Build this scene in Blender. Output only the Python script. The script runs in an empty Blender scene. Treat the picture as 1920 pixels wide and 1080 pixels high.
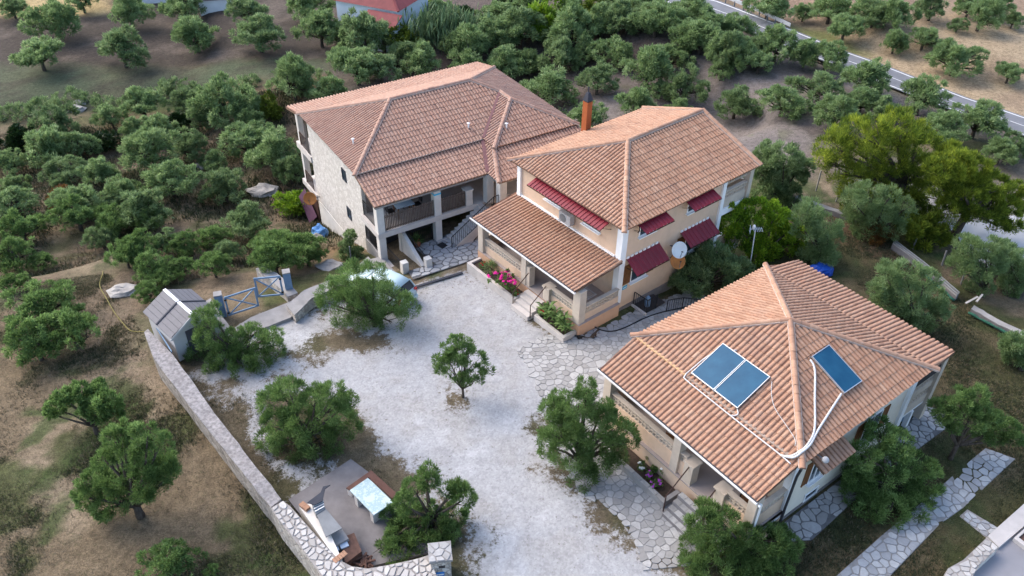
import bpy, bmesh, math, random
import numpy as np
from mathutils import Vector, Matrix

# ------------------------------------------------------------------ camera, sky, sun, exposure
scene = bpy.context.scene
COL = scene.collection
FOC, PITCH, ROLL, CAMZ = 1553.62, math.radians(37.846), math.radians(0.8605), 27.0
_c, _s = math.cos(ROLL), math.sin(ROLL)
_r0 = np.array([1., 0, 0]); _u0 = np.array([0, math.sin(PITCH), math.cos(PITCH)]); FWD = np.array([0, math.cos(PITCH), -math.sin(PITCH)])
RGT = _c*_r0 + _s*_u0; UPV = -_s*_r0 + _c*_u0
CAM = np.array([0, 0, CAMZ])
cam_d = bpy.data.cameras.new('camera'); cam = bpy.data.objects.new('camera', cam_d); COL.objects.link(cam)
cam_d.sensor_width = 36.0; cam_d.lens = 36.0*FOC/1920.0; cam_d.clip_start = 0.5; cam_d.clip_end = 3000
cam.matrix_world = Matrix(((RGT[0], UPV[0], -FWD[0], CAM[0]), (RGT[1], UPV[1], -FWD[1], CAM[1]), (RGT[2], UPV[2], -FWD[2], CAM[2]), (0, 0, 0, 1)))
scene.camera = cam

SUN_EL, SUN_AZ = math.radians(41), math.atan2(0.50, -0.866)      # direction towards the sun (x,y)
world = bpy.data.worlds.new('World'); scene.world = world; world.use_nodes = True
wn = world.node_tree.nodes; wl = world.node_tree.links
bg = wn['Background']; sky = wn.new('ShaderNodeTexSky'); sky.sky_type = 'NISHITA'; sky.sun_disc = False
sky.sun_elevation = SUN_EL; sky.sun_rotation = math.radians(90) - SUN_AZ
sky.air_density = 1.0; sky.dust_density = 2.5; sky.ozone_density = 1.5
wl.new(sky.outputs[0], bg.inputs[0]); bg.inputs[1].default_value = 0.15
sun_d = bpy.data.lights.new('sun', 'SUN'); sun = bpy.data.objects.new('sun', sun_d); COL.objects.link(sun)
sun_d.energy = 1.0; sun_d.angle = math.radians(60); sun_d.color = (1.0, 0.90, 0.78)
_sd = Vector((math.cos(SUN_EL)*math.cos(SUN_AZ), math.cos(SUN_EL)*math.sin(SUN_AZ), math.sin(SUN_EL)))
sun.rotation_euler = _sd.to_track_quat('Z', 'Y').to_euler(); sun.location = (-40, 60, 60)
scene.view_settings.view_transform = 'Standard'; scene.view_settings.look = 'None'
scene.view_settings.exposure = 1.56; scene.view_settings.gamma = 1.0; scene.view_settings.use_curve_mapping = False

# ------------------------------------------------------------------ helpers
rng = np.random.default_rng(7); random.seed(7)

def ray(x, y): return FWD + RGT*(x-960)/FOC - UPV*(y-540)/FOC
def at(x, y, z=0.0):
    d = ray(x, y); return CAM + d*((z-CAMZ)/d[2])
def at_terrain(x, y, h=0.0):
    z = 0.0
    for _ in range(25):
        p = at(x, y, z+h); z = float(hz(p[0], p[1]))
    return at(x, y, z+h), z
def at_depth(x, y, Y):            # point of the view ray with world y = Y
    d = ray(x, y); return CAM + d*(Y/d[1])

class MB:
    def __init__(s): s.v = []; s.f = []; s.a = []
    def add(s, vs, fs, rnd=0.5):
        o = len(s.v); s.v += [tuple(map(float, p)) for p in vs]; s.f += [tuple(i+o for i in f) for f in fs]; s.a += [rnd]*len(vs); return s
    def hexa(s, b, t, rnd=.5):    # bottom 4, top 4 (same winding, ccw from above)
        n = len(b); fs = [tuple(range(n-1, -1, -1)), tuple(range(n, 2*n))] + [(i, (i+1) % n, n+(i+1) % n, n+i) for i in range(n)]
        return s.add(list(b)+list(t), fs, rnd)
    def box(s, x0, x1, y0, y1, z0, z1, rnd=.5):
        return s.hexa([(x0, y0, z0), (x1, y0, z0), (x1, y1, z0), (x0, y1, z0)], [(x0, y0, z1), (x1, y0, z1), (x1, y1, z1), (x0, y1, z1)], rnd)
    def prism(s, pts, z0, z1, rnd=.5):
        a = sum(pts[i][0]*pts[(i+1) % len(pts)][1]-pts[(i+1) % len(pts)][0]*pts[i][1] for i in range(len(pts)))
        if a < 0: pts = pts[::-1]
        return s.hexa([(p[0], p[1], z0) for p in pts], [(p[0], p[1], z1) for p in pts], rnd)
    def bar(s, p, q, w, h=None, up=(0, 0, 1), rnd=.5):
        p, q = Vector(p), Vector(q); h = h or w; d = (q-p).normalized(); u = Vector(up)
        if abs(d.dot(u)) > .98: u = Vector((1, 0, 0))
        r = d.cross(u).normalized()*w/2; u = r.cross(d).normalized()*h/2
        return s.hexa([p-r-u, p+r-u, q+r-u, q-r-u], [p-r+u, p+r+u, q+r+u, q-r+u], rnd)
    def tube(s, pts, r, n=6, rnd=.5, caps=True):
        pts = [Vector(p) for p in pts]; m = len(pts); rs = r if isinstance(r, (list, tuple)) else [r]*m
        vs = []; prev = None
        for i, p in enumerate(pts):
            d = (pts[min(i+1, m-1)]-pts[max(i-1, 0)]).normalized()
            if prev is None: prev = d.orthogonal().normalized()
            x = (prev - d*prev.dot(d)); x = x.normalized() if x.length > 1e-6 else d.orthogonal().normalized(); prev = x; y = d.cross(x)
            vs += [p+(x*math.cos(t)+y*math.sin(t))*rs[i] for t in [2*math.pi*k/n for k in range(n)]]
        fs = [(i*n+k, i*n+(k+1) % n, (i+1)*n+(k+1) % n, (i+1)*n+k) for i in range(m-1) for k in range(n)]
        if caps: fs += [tuple(range(n-1, -1, -1)), tuple(range((m-1)*n, m*n))]
        return s.add(vs, fs, rnd)
    def lathe(s, prof, n=16, c=(0, 0, 0), axis=None, rnd=.5):   # prof [(r,z)]
        M = Matrix.Identity(3) if axis is None else Vector(axis).to_track_quat('Z', 'Y').to_matrix()
        c = Vector(c); vs = []
        for r, z in prof: vs += [c+M @ Vector((r*math.cos(2*math.pi*k/n), r*math.sin(2*math.pi*k/n), z)) for k in range(n)]
        m = len(prof); fs = [(i*n+k, i*n+(k+1) % n, (i+1)*n+(k+1) % n, (i+1)*n+k) for i in range(m-1) for k in range(n)]
        fs += [tuple(range(n-1, -1, -1)), tuple(range((m-1)*n, m*n))]
        return s.add(vs, fs, rnd)
    def ellip(s, c, r, n=10, m=6, rnd=.5):
        c = Vector(c); r = (r, r, r) if not hasattr(r, '__len__') else r; vs = []; fs = []
        for i in range(m+1):
            t = math.pi*i/m
            for k in range(n): vs.append((c.x+r[0]*math.sin(t)*math.cos(2*math.pi*k/n), c.y+r[1]*math.sin(t)*math.sin(2*math.pi*k/n), c.z-r[2]*math.cos(t)))
        for i in range(m):
            for k in range(n): fs.append((i*n+k, i*n+(k+1) % n, (i+1)*n+(k+1) % n, (i+1)*n+k))
        return s.add(vs, fs, rnd)
    def mesh(s, name):
        me = bpy.data.meshes.new(name); me.from_pydata(s.v, [], s.f); me.update()
        at_ = me.attributes.new('rnd', 'FLOAT', 'POINT'); at_.data.foreach_set('value', np.array(s.a, dtype=np.float32))
        return me

def link(name, me, mat=None, parent=None, smooth=False):
    o = bpy.data.objects.new(name, me); COL.objects.link(o)
    if mat is not None and me is not None and not me.materials: me.materials.append(mat)
    if smooth: me.polygons.foreach_set('use_smooth', [True]*len(me.polygons))
    if parent is not None: o.parent = parent
    return o
def obj(name, mb, mat, parent=None, smooth=False): return link(name, mb.mesh(name), mat, parent, smooth)
def tag(o, label, cat, group=None):
    o['label'] = label; o['category'] = cat
    if group: o['group'] = group
    return o
def thing(name, label, cat, loc=(0, 0, 0), rz=0.0, group=None):
    o = bpy.data.objects.new(name, None); COL.objects.link(o); o.location = Vector(loc); o.rotation_euler = (0, 0, rz); o.empty_display_size = .3
    return tag(o, label, cat, group)
def struct(o): o['kind'] = 'structure'; return o
def stuff(o): o['kind'] = 'stuff'; return o

# ------------------------------------------------------------------ materials
class NT:
    def __init__(s, name, rough=.85, spec=.25):
        s.m = bpy.data.materials.new(name); s.m.use_nodes = True; s.n = s.m.node_tree.nodes; s.l = s.m.node_tree.links
        s.b = s.n['Principled BSDF']; s.b.inputs['Roughness'].default_value = rough; s.b.inputs['Specular IOR Level'].default_value = spec
    def new(s, t, **k):
        n = s.n.new(t)
        for a, b in k.items(): setattr(n, a, b)
        return n
    def pos(s, obj=False):
        if obj: return s.new('ShaderNodeTexCoord').outputs['Object']
        return s.new('ShaderNodeNewGeometry').outputs['Position']
    def noise(s, scale, detail=4, rough=.6, vec=None, sx=None):
        v = vec or s.pos()
        if sx:
            mp = s.new('ShaderNodeMapping'); mp.inputs['Scale'].default_value = sx; s.l.new(v, mp.inputs[0]); v = mp.outputs[0]
        n = s.new('ShaderNodeTexNoise'); n.inputs['Scale'].default_value = scale; n.inputs['Detail'].default_value = detail; n.inputs['Roughness'].default_value = rough
        s.l.new(v, n.inputs['Vector']); return n.outputs['Fac']
    def voro(s, scale, feature='F1', out='Distance', vec=None):
        n = s.new('ShaderNodeTexVoronoi'); n.feature = feature; n.inputs['Scale'].default_value = scale
        s.l.new(vec or s.pos(), n.inputs['Vector']); return n.outputs[out]
    def ramp(s, fac, stops):
        r = s.new('ShaderNodeValToRGB'); e = r.color_ramp.elements
        while len(e) > 1: e.remove(e[0])
        e[0].position = stops[0][0]; e[0].color = (*stops[0][1], 1) if hasattr(stops[0][1], '__len__') else (stops[0][1],)*3+(1,)
        for p, c in stops[1:]:
            x = e.new(p); x.color = (*c, 1) if hasattr(c, '__len__') else (c, c, c, 1)
        s.l.new(fac, r.inputs[0]); return r.outputs[0]
    def mix(s, fac, a, b, mode='MIX'):
        n = s.new('ShaderNodeMix', data_type='RGBA', blend_type=mode); n.clamp_factor = True
        for i, v in ((0, fac), (6, a), (7, b)):
            if isinstance(v, bpy.types.NodeSocket): s.l.new(v, n.inputs[i])
            elif i == 0: n.inputs[0].default_value = v
            else: n.inputs[i].default_value = (*v, 1) if hasattr(v, '__len__') else (v, v, v, 1)
        return n.outputs[2]
    def attr(s, name, out='Fac'): return s.new('ShaderNodeAttribute', attribute_name=name).outputs[out]
    def base(s, c):
        if isinstance(c, bpy.types.NodeSocket): s.l.new(c, s.b.inputs['Base Color'])
        else: s.b.inputs['Base Color'].default_value = (*c, 1)
        return s
    def bump(s, h, strength=.4, dist=.05):
        n = s.new('ShaderNodeBump'); n.inputs['Strength'].default_value = strength; n.inputs['Distance'].default_value = dist
        s.l.new(h, n.inputs['Height']); s.l.new(n.outputs[0], s.b.inputs['Normal']); return s

def mul(c, k): return tuple(min(1, x*k) for x in c)
def plain(name, c, rough=.8, var=.12, scale=3.0, spec=.25, bump=.0, metal=0.0, grime=.0):
    m = NT(name, rough, spec)
    col = m.ramp(m.noise(scale, 5), [(.3, mul(c, 1-var)), (.7, mul(c, 1+var))])
    if grime:
        col = m.mix(m.ramp(m.noise(.9, 6, .7), [(.5, 0.), (.75, grime)]), col, (.09, .08, .075))
        col = m.mix(m.ramp(m.noise(2.2, 5, .7, sx=(1, 1, .12)), [(.5, 0.), (.8, grime)]), col, mul(c, .55))
    m.base(col); m.b.inputs['Metallic'].default_value = metal
    if bump: m.bump(m.noise(scale*12, 3), bump, .02)
    return m.m

M = {}
def tile_mat(name, cols):
    m = NT(name, .72, .3)
    cols = [(p, (q[0]*.92, q[1]*.90, q[2]*.88)) for p, q in cols]
    c = m.ramp(m.attr('rnd'), cols)
    c = m.mix(m.ramp(m.noise(9, 3), [(.35, 0.), (.75, .45)]), c, mul(cols[0][1], .72))
    c = m.mix(m.ramp(m.noise(.55, 6, .72), [(.55, 0.), (.78, .48)]), c, (.19, .13, .115))          # weather stains in broad patches
    c = m.mix(m.ramp(m.noise(3.1, 4, .7), [(.66, 0.), (.8, .5)]), c, (.60, .50, .42))          # lime and lichen specks
    m.base(c); m.bump(m.noise(40, 2), .25, .01); return m.m
M['tile_rose'] = tile_mat('terracotta tile rose', [(0, (.30, .175, .135)), (.3, (.37, .225, .175)), (.55, (.41, .262, .208)), (.8, (.38, .215, .162)), (1, (.46, .31, .25))])
M['tile_warm'] = tile_mat('terracotta tile warm', [(0, (.32, .175, .115)), (.3, (.395, .232, .155)), (.55, (.44, .272, .187)), (.8, (.41, .225, .145)), (1, (.49, .325, .23))])
M['tile_old'] = tile_mat('terracotta tile faded', [(0, (.30, .172, .130)), (.3, (.37, .225, .170)), (.55, (.41, .262, .200)), (.8, (.385, .218, .160)), (1, (.46, .315, .25))])
M['mortar'] = plain('ridge mortar', (.42, .33, .28), .9, .2, 6)
M['deck'] = plain('roof boarding', (.16, .10, .07), .9)
M['peach'] = plain('peach render', (.64, .465, .335), .9, .06, 1.2, grime=.2)
M['apricot'] = plain('orange render', (.60, .36, .23), .9, .06, 1.2, grime=.15)
M['cream'] = plain('cream render', (.68, .62, .52), .9, .05, 1.3, grime=.12)
M['stonecol'] = plain('beige column render', (.52, .44, .36), .9, .08, 3, grime=.15)
M['white'] = plain('white paint', (.80, .80, .80), .6, .04, 2, grime=.06)
M['offwhite'] = plain('weathered white render', (.58, .55, .51), .9, .08, 1.5, grime=.2)
M['slab'] = plain('pale concrete', (.50, .46, .43), .9, .1, 1.5, grime=.2)
M['conc'] = plain('grey concrete', (.185, .172, .172), .95, .2, 1.3, bump=.4, grime=.25)
M['cope'] = plain('rough lime coping', (.27, .25, .25), .95, .28, 3.2, bump=.9, grime=.35)
M['concw'] = plain('chalky concrete', (.27, .258, .25), .95, .18, 1.6, bump=.3, grime=.2)
M['dark'] = plain('interior shade', (.05, .045, .045), .9, .2)  # near-black colour standing in for the shade inside openings
M['floor'] = plain('porch floor tiles', (.34, .29, .27), .6, .08, 2)
M['iron'] = plain('black iron', (.02, .02, .022), .5, .2)
M['ironbr'] = plain('brown iron', (.055, .028, .022), .5, .2)
M['slatwood'] = plain('weathered dark wood', (.10, .078, .066), .85, .35, 6)
M['woodbr'] = plain('brown shutter wood', (.17, .075, .028), .6, .25, 5)
M['red'] = plain('red corrugated sheet', (.185, .010, .022), .5, .15, 2, spec=.4, grime=.1)
M['roofred'] = plain('red roof of far house', (.17, .04, .042), .7, .2, 1.5)
M['solar'] = None
M['glass'] = plain('window glass', (.03, .045, .06), .08, .1, spec=.6)
M['alu'] = plain('aluminium frame', (.62, .64, .66), .35, .05, spec=.5, metal=.6)
M['zinc'] = plain('galvanised sheet', (.17, .18, .19), .5, .15, 2, metal=.3)
M['pipe'] = plain('white pipe insulation', (.56, .55, .54), .6, .06, 4)
M['pipedk'] = plain('dark down pipe', (.05, .05, .055), .4, .2)
M['gutter'] = plain('white gutter', (.72, .70, .69), .5, .05)
M['chimney'] = plain('orange chimney render', (.36, .10, .034), .85, .12, 3, grime=.1)
M['cowl'] = plain('grey chimney cowl', (.05, .053, .065), .8, .1, spec=.1)
M['dishw'] = plain('white dish', (.62, .68, .70), .5, .05, 3)
M['disho'] = plain('rusty dish', (.42, .17, .05), .7, .2, 4)
M['bluegate'] = plain('blue painted steel', (.155, .245, .36), .55, .14, 5, grime=.15)
M['shedwall'] = plain('light grey shed wall', (.50, .48, .47), .7, .04)
M['shedroof'] = plain('grey shed roof', (.125, .122, .135), .6, .08, 3)
M['sheddoor'] = plain('dark shed door', (.085, .08, .095), .6, .1)
M['bark'] = None
M['soil'] = plain('dark planter soil', (.05, .036, .028), .95, .4, 9, bump=.5)
M['brick'] = plain('firebrick', (.32, .18, .115), .9, .25, 9)
M['brown'] = plain('brown painted bench', (.125, .062, .047), .8, .15, 3)
M['marble'] = NT('pale marble slab', .5, .25)
_m = M['marble']; _m.base(_m.mix(_m.ramp(_m.noise(2.2, 8, .75), [(.44, 0.), (.5, .8), (.56, 0.)]), (.46, .54, .55), (.22, .34, .35))); M['marble'] = _m.m
M['rust'] = plain('rust brown', (.11, .06, .045), .85, .3, 6)
M['signblue'] = plain('turquoise plate', (.02, .36, .58), .5, .03)
M['tarp'] = plain('blue tarpaulin', (.10, .25, .52), .5, .25, 5)
M['bluetarp'] = plain('deep blue tarpaulin', (.01, .06, .34), .5, .2, 5)
M['net'] = plain('green net', (.02, .09, .06), .8, .3, 8)
M['white_plastic'] = plain('white plastic', (.34, .34, .345), .4, .04)
M['terra'] = plain('clay pot', (.36, .15, .08), .8, .1)
M['pinkfl'] = plain('pink petals', (.62, .02, .24), .7, .2, 20)
M['redfl'] = plain('red petals', (.55, .015, .03), .7, .2, 20)
M['whitefl'] = plain('white petals', (.75, .75, .72), .7, .1, 20)
M['purpfl'] = plain('purple petals', (.42, .07, .48), .7, .2, 20)
M['catbr'] = plain('brown fur', (.055, .038, .028), .9, .35, 14)
M['catbk'] = plain('black fur', (.012, .012, .013), .8, .2, 14)
M['hose'] = plain('black hose', (.012, .012, .014), .5, .1)
M['hosey'] = plain('yellow hose', (.22, .19, .05), .6, .1)
M['asphalt'] = plain('asphalt', (.15, .155, .17), .85, .15, 1.2, grime=.1)
M['paint'] = plain('road paint', (.62, .62, .62), .7, .1, 4)
M['rock'] = plain('grey rock', (.33, .31, .29), .95, .25, 2.5, bump=.6)
M['carpaint'] = plain('pale blue car paint', (.42, .54, .57), .25, .03, spec=.5)
M['tyre'] = plain('tyre rubber', (.02, .02, .02), .9, .1)
M['tail'] = plain('red tail light', (.45, .03, .02), .3, .05)

def solar_mat():
    m = NT('solar collector glass', .3, .25); m.base(m.ramp(m.noise(1.6, 3), [(.3, (.008, .060, .120)), (.75, (.016, .088, .160))])); return m.m
M['solar'] = solar_mat()
def bark_mat():
    m = NT('olive bark', .95, .1); m.base(m.ramp(m.noise(7, 6, .7, sx=(1, 1, .3)), [(.3, (.035, .028, .022)), (.7, (.13, .105, .085))])); m.bump(m.noise(22, 4, sx=(1, 1, .3)), .8, .03); return m.m
M['bark'] = bark_mat()
def rubble_mat(name, a, b, joint, sc, jw=.06, bump=.8):
    m = NT(name, .95, .15); v = m.pos()
    dn = m.new('ShaderNodeTexNoise'); dn.inputs['Scale'].default_value = 3; m.l.new(v, dn.inputs['Vector'])
    ad = m.new('ShaderNodeVectorMath', operation='MULTIPLY_ADD'); m.l.new(dn.outputs['Color'], ad.inputs[0]); ad.inputs[1].default_value = (.12, .12, .12); m.l.new(v, ad.inputs[2])
    e = m.voro(sc, 'DISTANCE_TO_EDGE', 'Distance', ad.outputs[0]); c = m.voro(sc, 'F1', 'Color', ad.outputs[0])
    sep = m.new('ShaderNodeSeparateColor'); m.l.new(c, sep.inputs[0])
    col = m.ramp(sep.outputs[0], [(0, a), (1, b)])
    col = m.mix(m.ramp(m.noise(14, 4), [(.4, 0.), (.8, .5)]), col, mul(a, .6))
    col = m.mix(m.ramp(e, [(0, 1.), (jw, 0.)]), col, joint)
    m.base(col); m.bump(m.ramp(e, [(0, 0.), (jw*2, 1.)]), bump, .04); return m.m
M['rubblewhite'] = rubble_mat('limewashed rubble wall', (.54, .50, .455), (.72, .68, .635), (.45, .40, .355), 5.5, .05, .6)
M['rubble'] = rubble_mat('rubble wall stone', (.22, .20, .18), (.46, .42, .38), (.30, .27, .25), 4.5, .05, .9)
M['cope'] = plain('rough lime coping', (.275, .258, .256), .95, .42, 7, bump=1.0, grime=.3)
M['rubblepale'] = rubble_mat('pale rubble stone', (.38, .34, .30), (.62, .57, .51), (.34, .30, .27), 5.0, .05, .9)
def stone_mat(name, a, b, c):
    m = NT(name, .8, .25)
    col = m.ramp(m.attr('rnd'), [(0, a), (.5, b), (1, c)])
    col = m.mix(m.ramp(m.noise(5, 6, .7), [(.35, 0.), (.75, .55)]), col, mul(a, .7))
    m.base(col); m.bump(m.noise(18, 4), .3, .02); return m.m
M['flag'] = stone_mat('flagstone grey', (.27, .26, .25), (.345, .34, .335), (.43, .42, .41))
M['flagpale'] = stone_mat('flagstone pale', (.30, .30, .305), (.385, .39, .40), (.47, .465, .455))
M['flagwhite'] = stone_mat('white cap stone', (.36, .335, .31), (.455, .43, .405), (.55, .525, .495))
M['joint'] = plain('mortar joints', (.25, .242, .235), .95, .2, 4, bump=.3)
M['jointw'] = plain('pale mortar joints', (.27, .25, .235), .95, .2, 4, bump=.3)
M['jointd'] = plain('dark mortar joints', (.135, .13, .13), .95, .2, 4, bump=.3)

def leaf_mat(name, dark, mid, light, trans=.28, rough=.6):
    m = NT(name, rough, .3)
    c = m.ramp(m.attr('rnd'), [(0, dark), (.5, mid), (1, light)])
    inf = m.new('ShaderNodeObjectInfo')
    c = m.mix(m.ramp(inf.outputs['Random'], [(0, .0), (1, .45)]), c, mul(mid, .72))
    t = m.new('ShaderNodeBsdfTranslucent'); m.l.new(c, t.inputs[0])
    mx = m.new('ShaderNodeMixShader'); mx.inputs[0].default_value = trans
    m.base(c); m.l.new(m.b.outputs[0], mx.inputs[1]); m.l.new(t.outputs[0], mx.inputs[2])
    m.l.new(mx.outputs[0], m.n['Material Output'].inputs['Surface']); return m.m
M['olive'] = leaf_mat('grey olive leaves', (.088, .145, .055), (.212, .315, .122), (.40, .51, .255), .48)
M['olivedark'] = leaf_mat('dark olive leaves', (.078, .126, .054), (.185, .275, .112), (.35, .45, .225), .48)
M['young'] = leaf_mat('green olive leaves', (.050, .094, .030), (.138, .232, .066), (.31, .45, .16), .46)
M['citrus'] = leaf_mat('citrus leaves', (.05, .11, .012), (.185, .32, .024), (.44, .58, .05), .4, .45)
M['pine'] = leaf_mat('pine needles', (.050, .090, .016), (.160, .225, .026), (.46, .52, .06), .5)
M['reed'] = leaf_mat('reed leaves', (.06, .11, .05), (.11, .18, .08), (.18, .26, .13))
M['autumn'] = leaf_mat('rusty leaves', (.10, .04, .012), (.16, .075, .02), (.22, .13, .03))
M['darkleaf'] = leaf_mat('dark evergreen leaves', (.010, .022, .008), (.022, .048, .014), (.05, .095, .026), .2, .45)
M['yellowgreen'] = leaf_mat('yellow green leaves', (.05, .085, .012), (.12, .17, .018), (.26, .31, .035))
M['weed'] = leaf_mat('weeds', (.022, .034, .014), (.05, .065, .028), (.10, .10, .045))
M['straw'] = leaf_mat('dry grass', (.10, .080, .048), (.185, .150, .092), (.28, .235, .155))
# ------------------------------------------------------------------ houses' frames (x, y, turn)
H1 = (-8.6938, 39.6067, 0.56806); H2 = (5.2324, 32.4004, -0.88307); H3 = (10.3870, 19.4891, -0.92191)
def W(h, u, v, z=0.0):
    x, y, t = h; return np.array([x+u*math.cos(t)-v*math.sin(t), y+u*math.sin(t)+v*math.cos(t), z])

# ------------------------------------------------------------------ terrain
CP = np.array([(0, 5, 0), (0, 18, 0), (0, 26, 0), (-8, 24, 0), (-12, 27, 0), (-4, 31, 0), (8, 24, 0), (16, 20, 0), (22, 25, 0), (18, 34, 0), (22, 40, -.1), (2, 34, 0), (-1.5, 35.6, 0), (-2.6, 36.7, -.15), (-4.0, 34.6, 0), (.5, 36.5, -.1),
    (-10, 31.5, 0), (-6.6, 34, -.15), (-3, 37.8, -.75), (-5, 39.5, -.78), (-1, 40.5, -.8), (-7.6, 37.6, -.9), (-8.9, 40.0, -2.2), (-11.2, 43.5, -3.4), (-13.3, 47.2, -4.8), (-16, 51, -5.0), (-12.6, 36.5, -.3),
    (-15, 42, -2.4), (-20, 37, -1.0), (-20, 27, -.65), (-13, 19, -.6), (-10, 15, -.5), (-26, 30, -1.1), (-26, 45, -3.6), (-36, 60, -5), (-42, 76, -4.6), (0, 62, -4.6), (9, 62, -2.8),
    (4, 50, -1.6), (9.5, 43, -.8), (10.5, 37, -.55), (14, 44, -.7), (20, 46, -.8), (30, 62, -.7), (22, 72, -.8), (40, 78, .4), (36, 53, -.6), (27, 36, -1.2), (26, 31, -.4), (-20, 85, -3.6), (60, 120, 3), (-60, 120, -2), (0, 120, -2), (60, 30, -2), (-60, 20, -2)])
def hz(x, y):
    x = np.asarray(x, float); y = np.asarray(y, float); num = 0; den = 0
    for a, b, z in CP:
        d2 = (x-a)**2+(y-b)**2; w = np.exp(-d2/18.0)*6 + 1/(d2/4+1)**2; num = num+w*z; den = den+w
    return num/den
def poly_sd(x, y, P):      # signed distance, >0 inside
    P = np.asarray(P, float)[:, :2]; n = len(P); d = np.full(np.shape(x), 1e9); ins = np.zeros(np.shape(x), bool)
    for i in range(n):
        a, b = P[i], P[(i+1) % n]; ex, ey = b-a; L = ex*ex+ey*ey+1e-12
        t = np.clip(((x-a[0])*ex+(y-a[1])*ey)/L, 0, 1); d = np.minimum(d, np.hypot(x-a[0]-t*ex, y-a[1]-t*ey))
        c = ((a[1] > y) != (b[1] > y)); xi = a[0]+(y-a[1])*ex/(ey if abs(ey) > 1e-12 else 1e-12); ins ^= c & (x < xi)
    return np.where(ins, d, -d)
def px(pts, z=0.0): return [tuple(at(x, y, z)[:2]) for x, y in pts]
def vnoise(x, y, sc, seed):
    r = np.random.default_rng(seed).random((64, 64)); u = x/sc+100; v = y/sc+100; i = np.floor(u).astype(int); j = np.floor(v).astype(int); f = u-i; g = v-j
    f = f*f*(3-2*f); g = g*g*(3-2*g); i %= 64; j %= 64; i2 = (i+1) % 64; j2 = (j+1) % 64
    return r[i, j]*(1-f)*(1-g)+r[i2, j]*f*(1-g)+r[i, j2]*(1-f)*g+r[i2, j2]*f*g
def fbm(x, y, sc, seed): return (vnoise(x, y, sc, seed)*.5+vnoise(x, y, sc/2.1, seed+1)*.28+vnoise(x, y, sc/4.3, seed+2)*.15+vnoise(x, y, sc/8.9, seed+3)*.07)

# the perimeter wall line decides where the yard ends
WALL_O = px([(262, 610), (287, 680), (330, 740), (425, 848), (520, 950), (600, 1065)], .0)
GRAVEL = px([(600, 575), (770, 545), (866, 517), (905, 522), (985, 580), (1085, 650), (1010, 660), (1045, 760), (1010, 860), (1110, 950), (1190, 1010), (1260, 1110), (1260, 1300), (860, 1300), (872, 1080), (880, 990), (800, 905), (728, 855), (692, 790), (610, 735), (560, 720), (480, 735), (430, 740), (352, 690), (430, 620), (455, 600), (540, 575)])
STRIP = px([(425, 735), (455, 730), (600, 905), (560, 900), (500, 840)])
YARD = px([(285, 620), (440, 590), (640, 520), (780, 545), (905, 522), (1080, 640), (1180, 600), (1400, 700), (1300, 1000), (1330, 1300), (560, 1300), (600, 1060), (540, 960), (400, 800)])
xs = np.unique(np.concatenate([np.arange(-420, -60, 40), np.arange(-60, -24, .9), np.arange(-24, 26, .22), np.arange(26, 62, .9), np.arange(62, 440, 40)]))
ys = np.unique(np.concatenate([np.arange(-80, 12, 8), np.arange(12, 46, .22), np.arange(46, 95, .8), np.arange(95, 620, 40)]))
X, Y = np.meshgrid(xs, ys, indexing='ij')
Z = hz(X, Y)
jx = X+(vnoise(X, Y, .8, 50)-.5)*1.1+(vnoise(X, Y, 2.4, 52)-.5)*1.2; jy = Y+(vnoise(X, Y, .8, 51)-.5)*1.1+(vnoise(X, Y, 2.4, 53)-.5)*1.2
ss = lambda d, a, b: np.clip((d-a)/(b-a), 0, 1)**2*(3-2*np.clip((d-a)/(b-a), 0, 1))
def lay(colr, c, m): return colr*(1-m[..., None])+np.array(c)*m[..., None]
alb = np.zeros(X.shape+(3,)); alb[:] = (.155, .118, .076)
n1 = fbm(X, Y, 6, 11); n2 = fbm(X, Y, 3, 21); n3 = fbm(X, Y, 1.3, 31); n4 = fbm(X, Y, 11, 61)
alb = lay(alb, (.22, .172, .118), ss(n1, .52, .66)); alb = lay(alb, (.225, .125, .055), ss(n4, .56, .68)*.7)   # straw and rusty earth of the left field
alb = lay(alb, (.068, .082, .030), ss(n2, .50, .60)*.85); alb = lay(alb, (.05, .075, .024), ss(n3*.5+n1*.5, .55, .62)*.8)
nearL = ss(poly_sd(jx, jy, px([(0, 400), (560, 430), (560, 520), (280, 610), (330, 740), (200, 700), (0, 560)], -1.5)), -2, 1.5)
alb = lay(alb, (.165, .125, .088), nearL*.75); alb = lay(alb, (.06, .066, .03), nearL*ss(n2, .52, .62)*.7)
grove = ss(poly_sd(jx, jy, px([(-200, 190), (200, 195), (600, 140), (700, 480), (580, 450), (420, 520), (250, 560), (-200, 600)], -3)), -2, 2)
alb = lay(alb, (.135, .100, .068), grove*.85); alb = lay(alb, (.21, .165, .11), grove*ss(n2, .55, .66)*.8); alb = lay(alb, (.045, .055, .022), grove*ss(n3, .52, .62)*.7)
terr = ss(poly_sd(jx, jy, px([(-500, 118), (150, 118), (420, 125), (640, 130), (640, 158), (420, 165), (250, 185), (60, 205), (-500, 230)], -4.2)), -1.5, 1.0)
upper = ss(poly_sd(jx, jy, px([(-900, 120), (700, 125), (700, -150), (-900, -150)], -4.2)), -2, 2)
alb = lay(alb, (.062, .050, .042), upper); alb = lay(alb, (.17, .135, .11), upper*ss(n2, .54, .66)*.45)
alb = lay(alb, (.075, .090, .055), terr*.9); alb = lay(alb, (.055, .046, .036), terr*ss(n3, .5, .62)*.6)
alb = lay(alb, (.40, .30, .15), ss(poly_sd(jx, jy, px([(-300, 40), (60, 32), (200, 24), (190, -60), (-300, -60)], -4.4)), -1, 1))
plough = ss(poly_sd(jx, jy, px([(620, 130), (1000, 240), (1500, 330), (1560, 240), (1960, 270), (1640, 160), (1270, -10), (900, -60), (640, -40)], -.8)), -2, 2)
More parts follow.
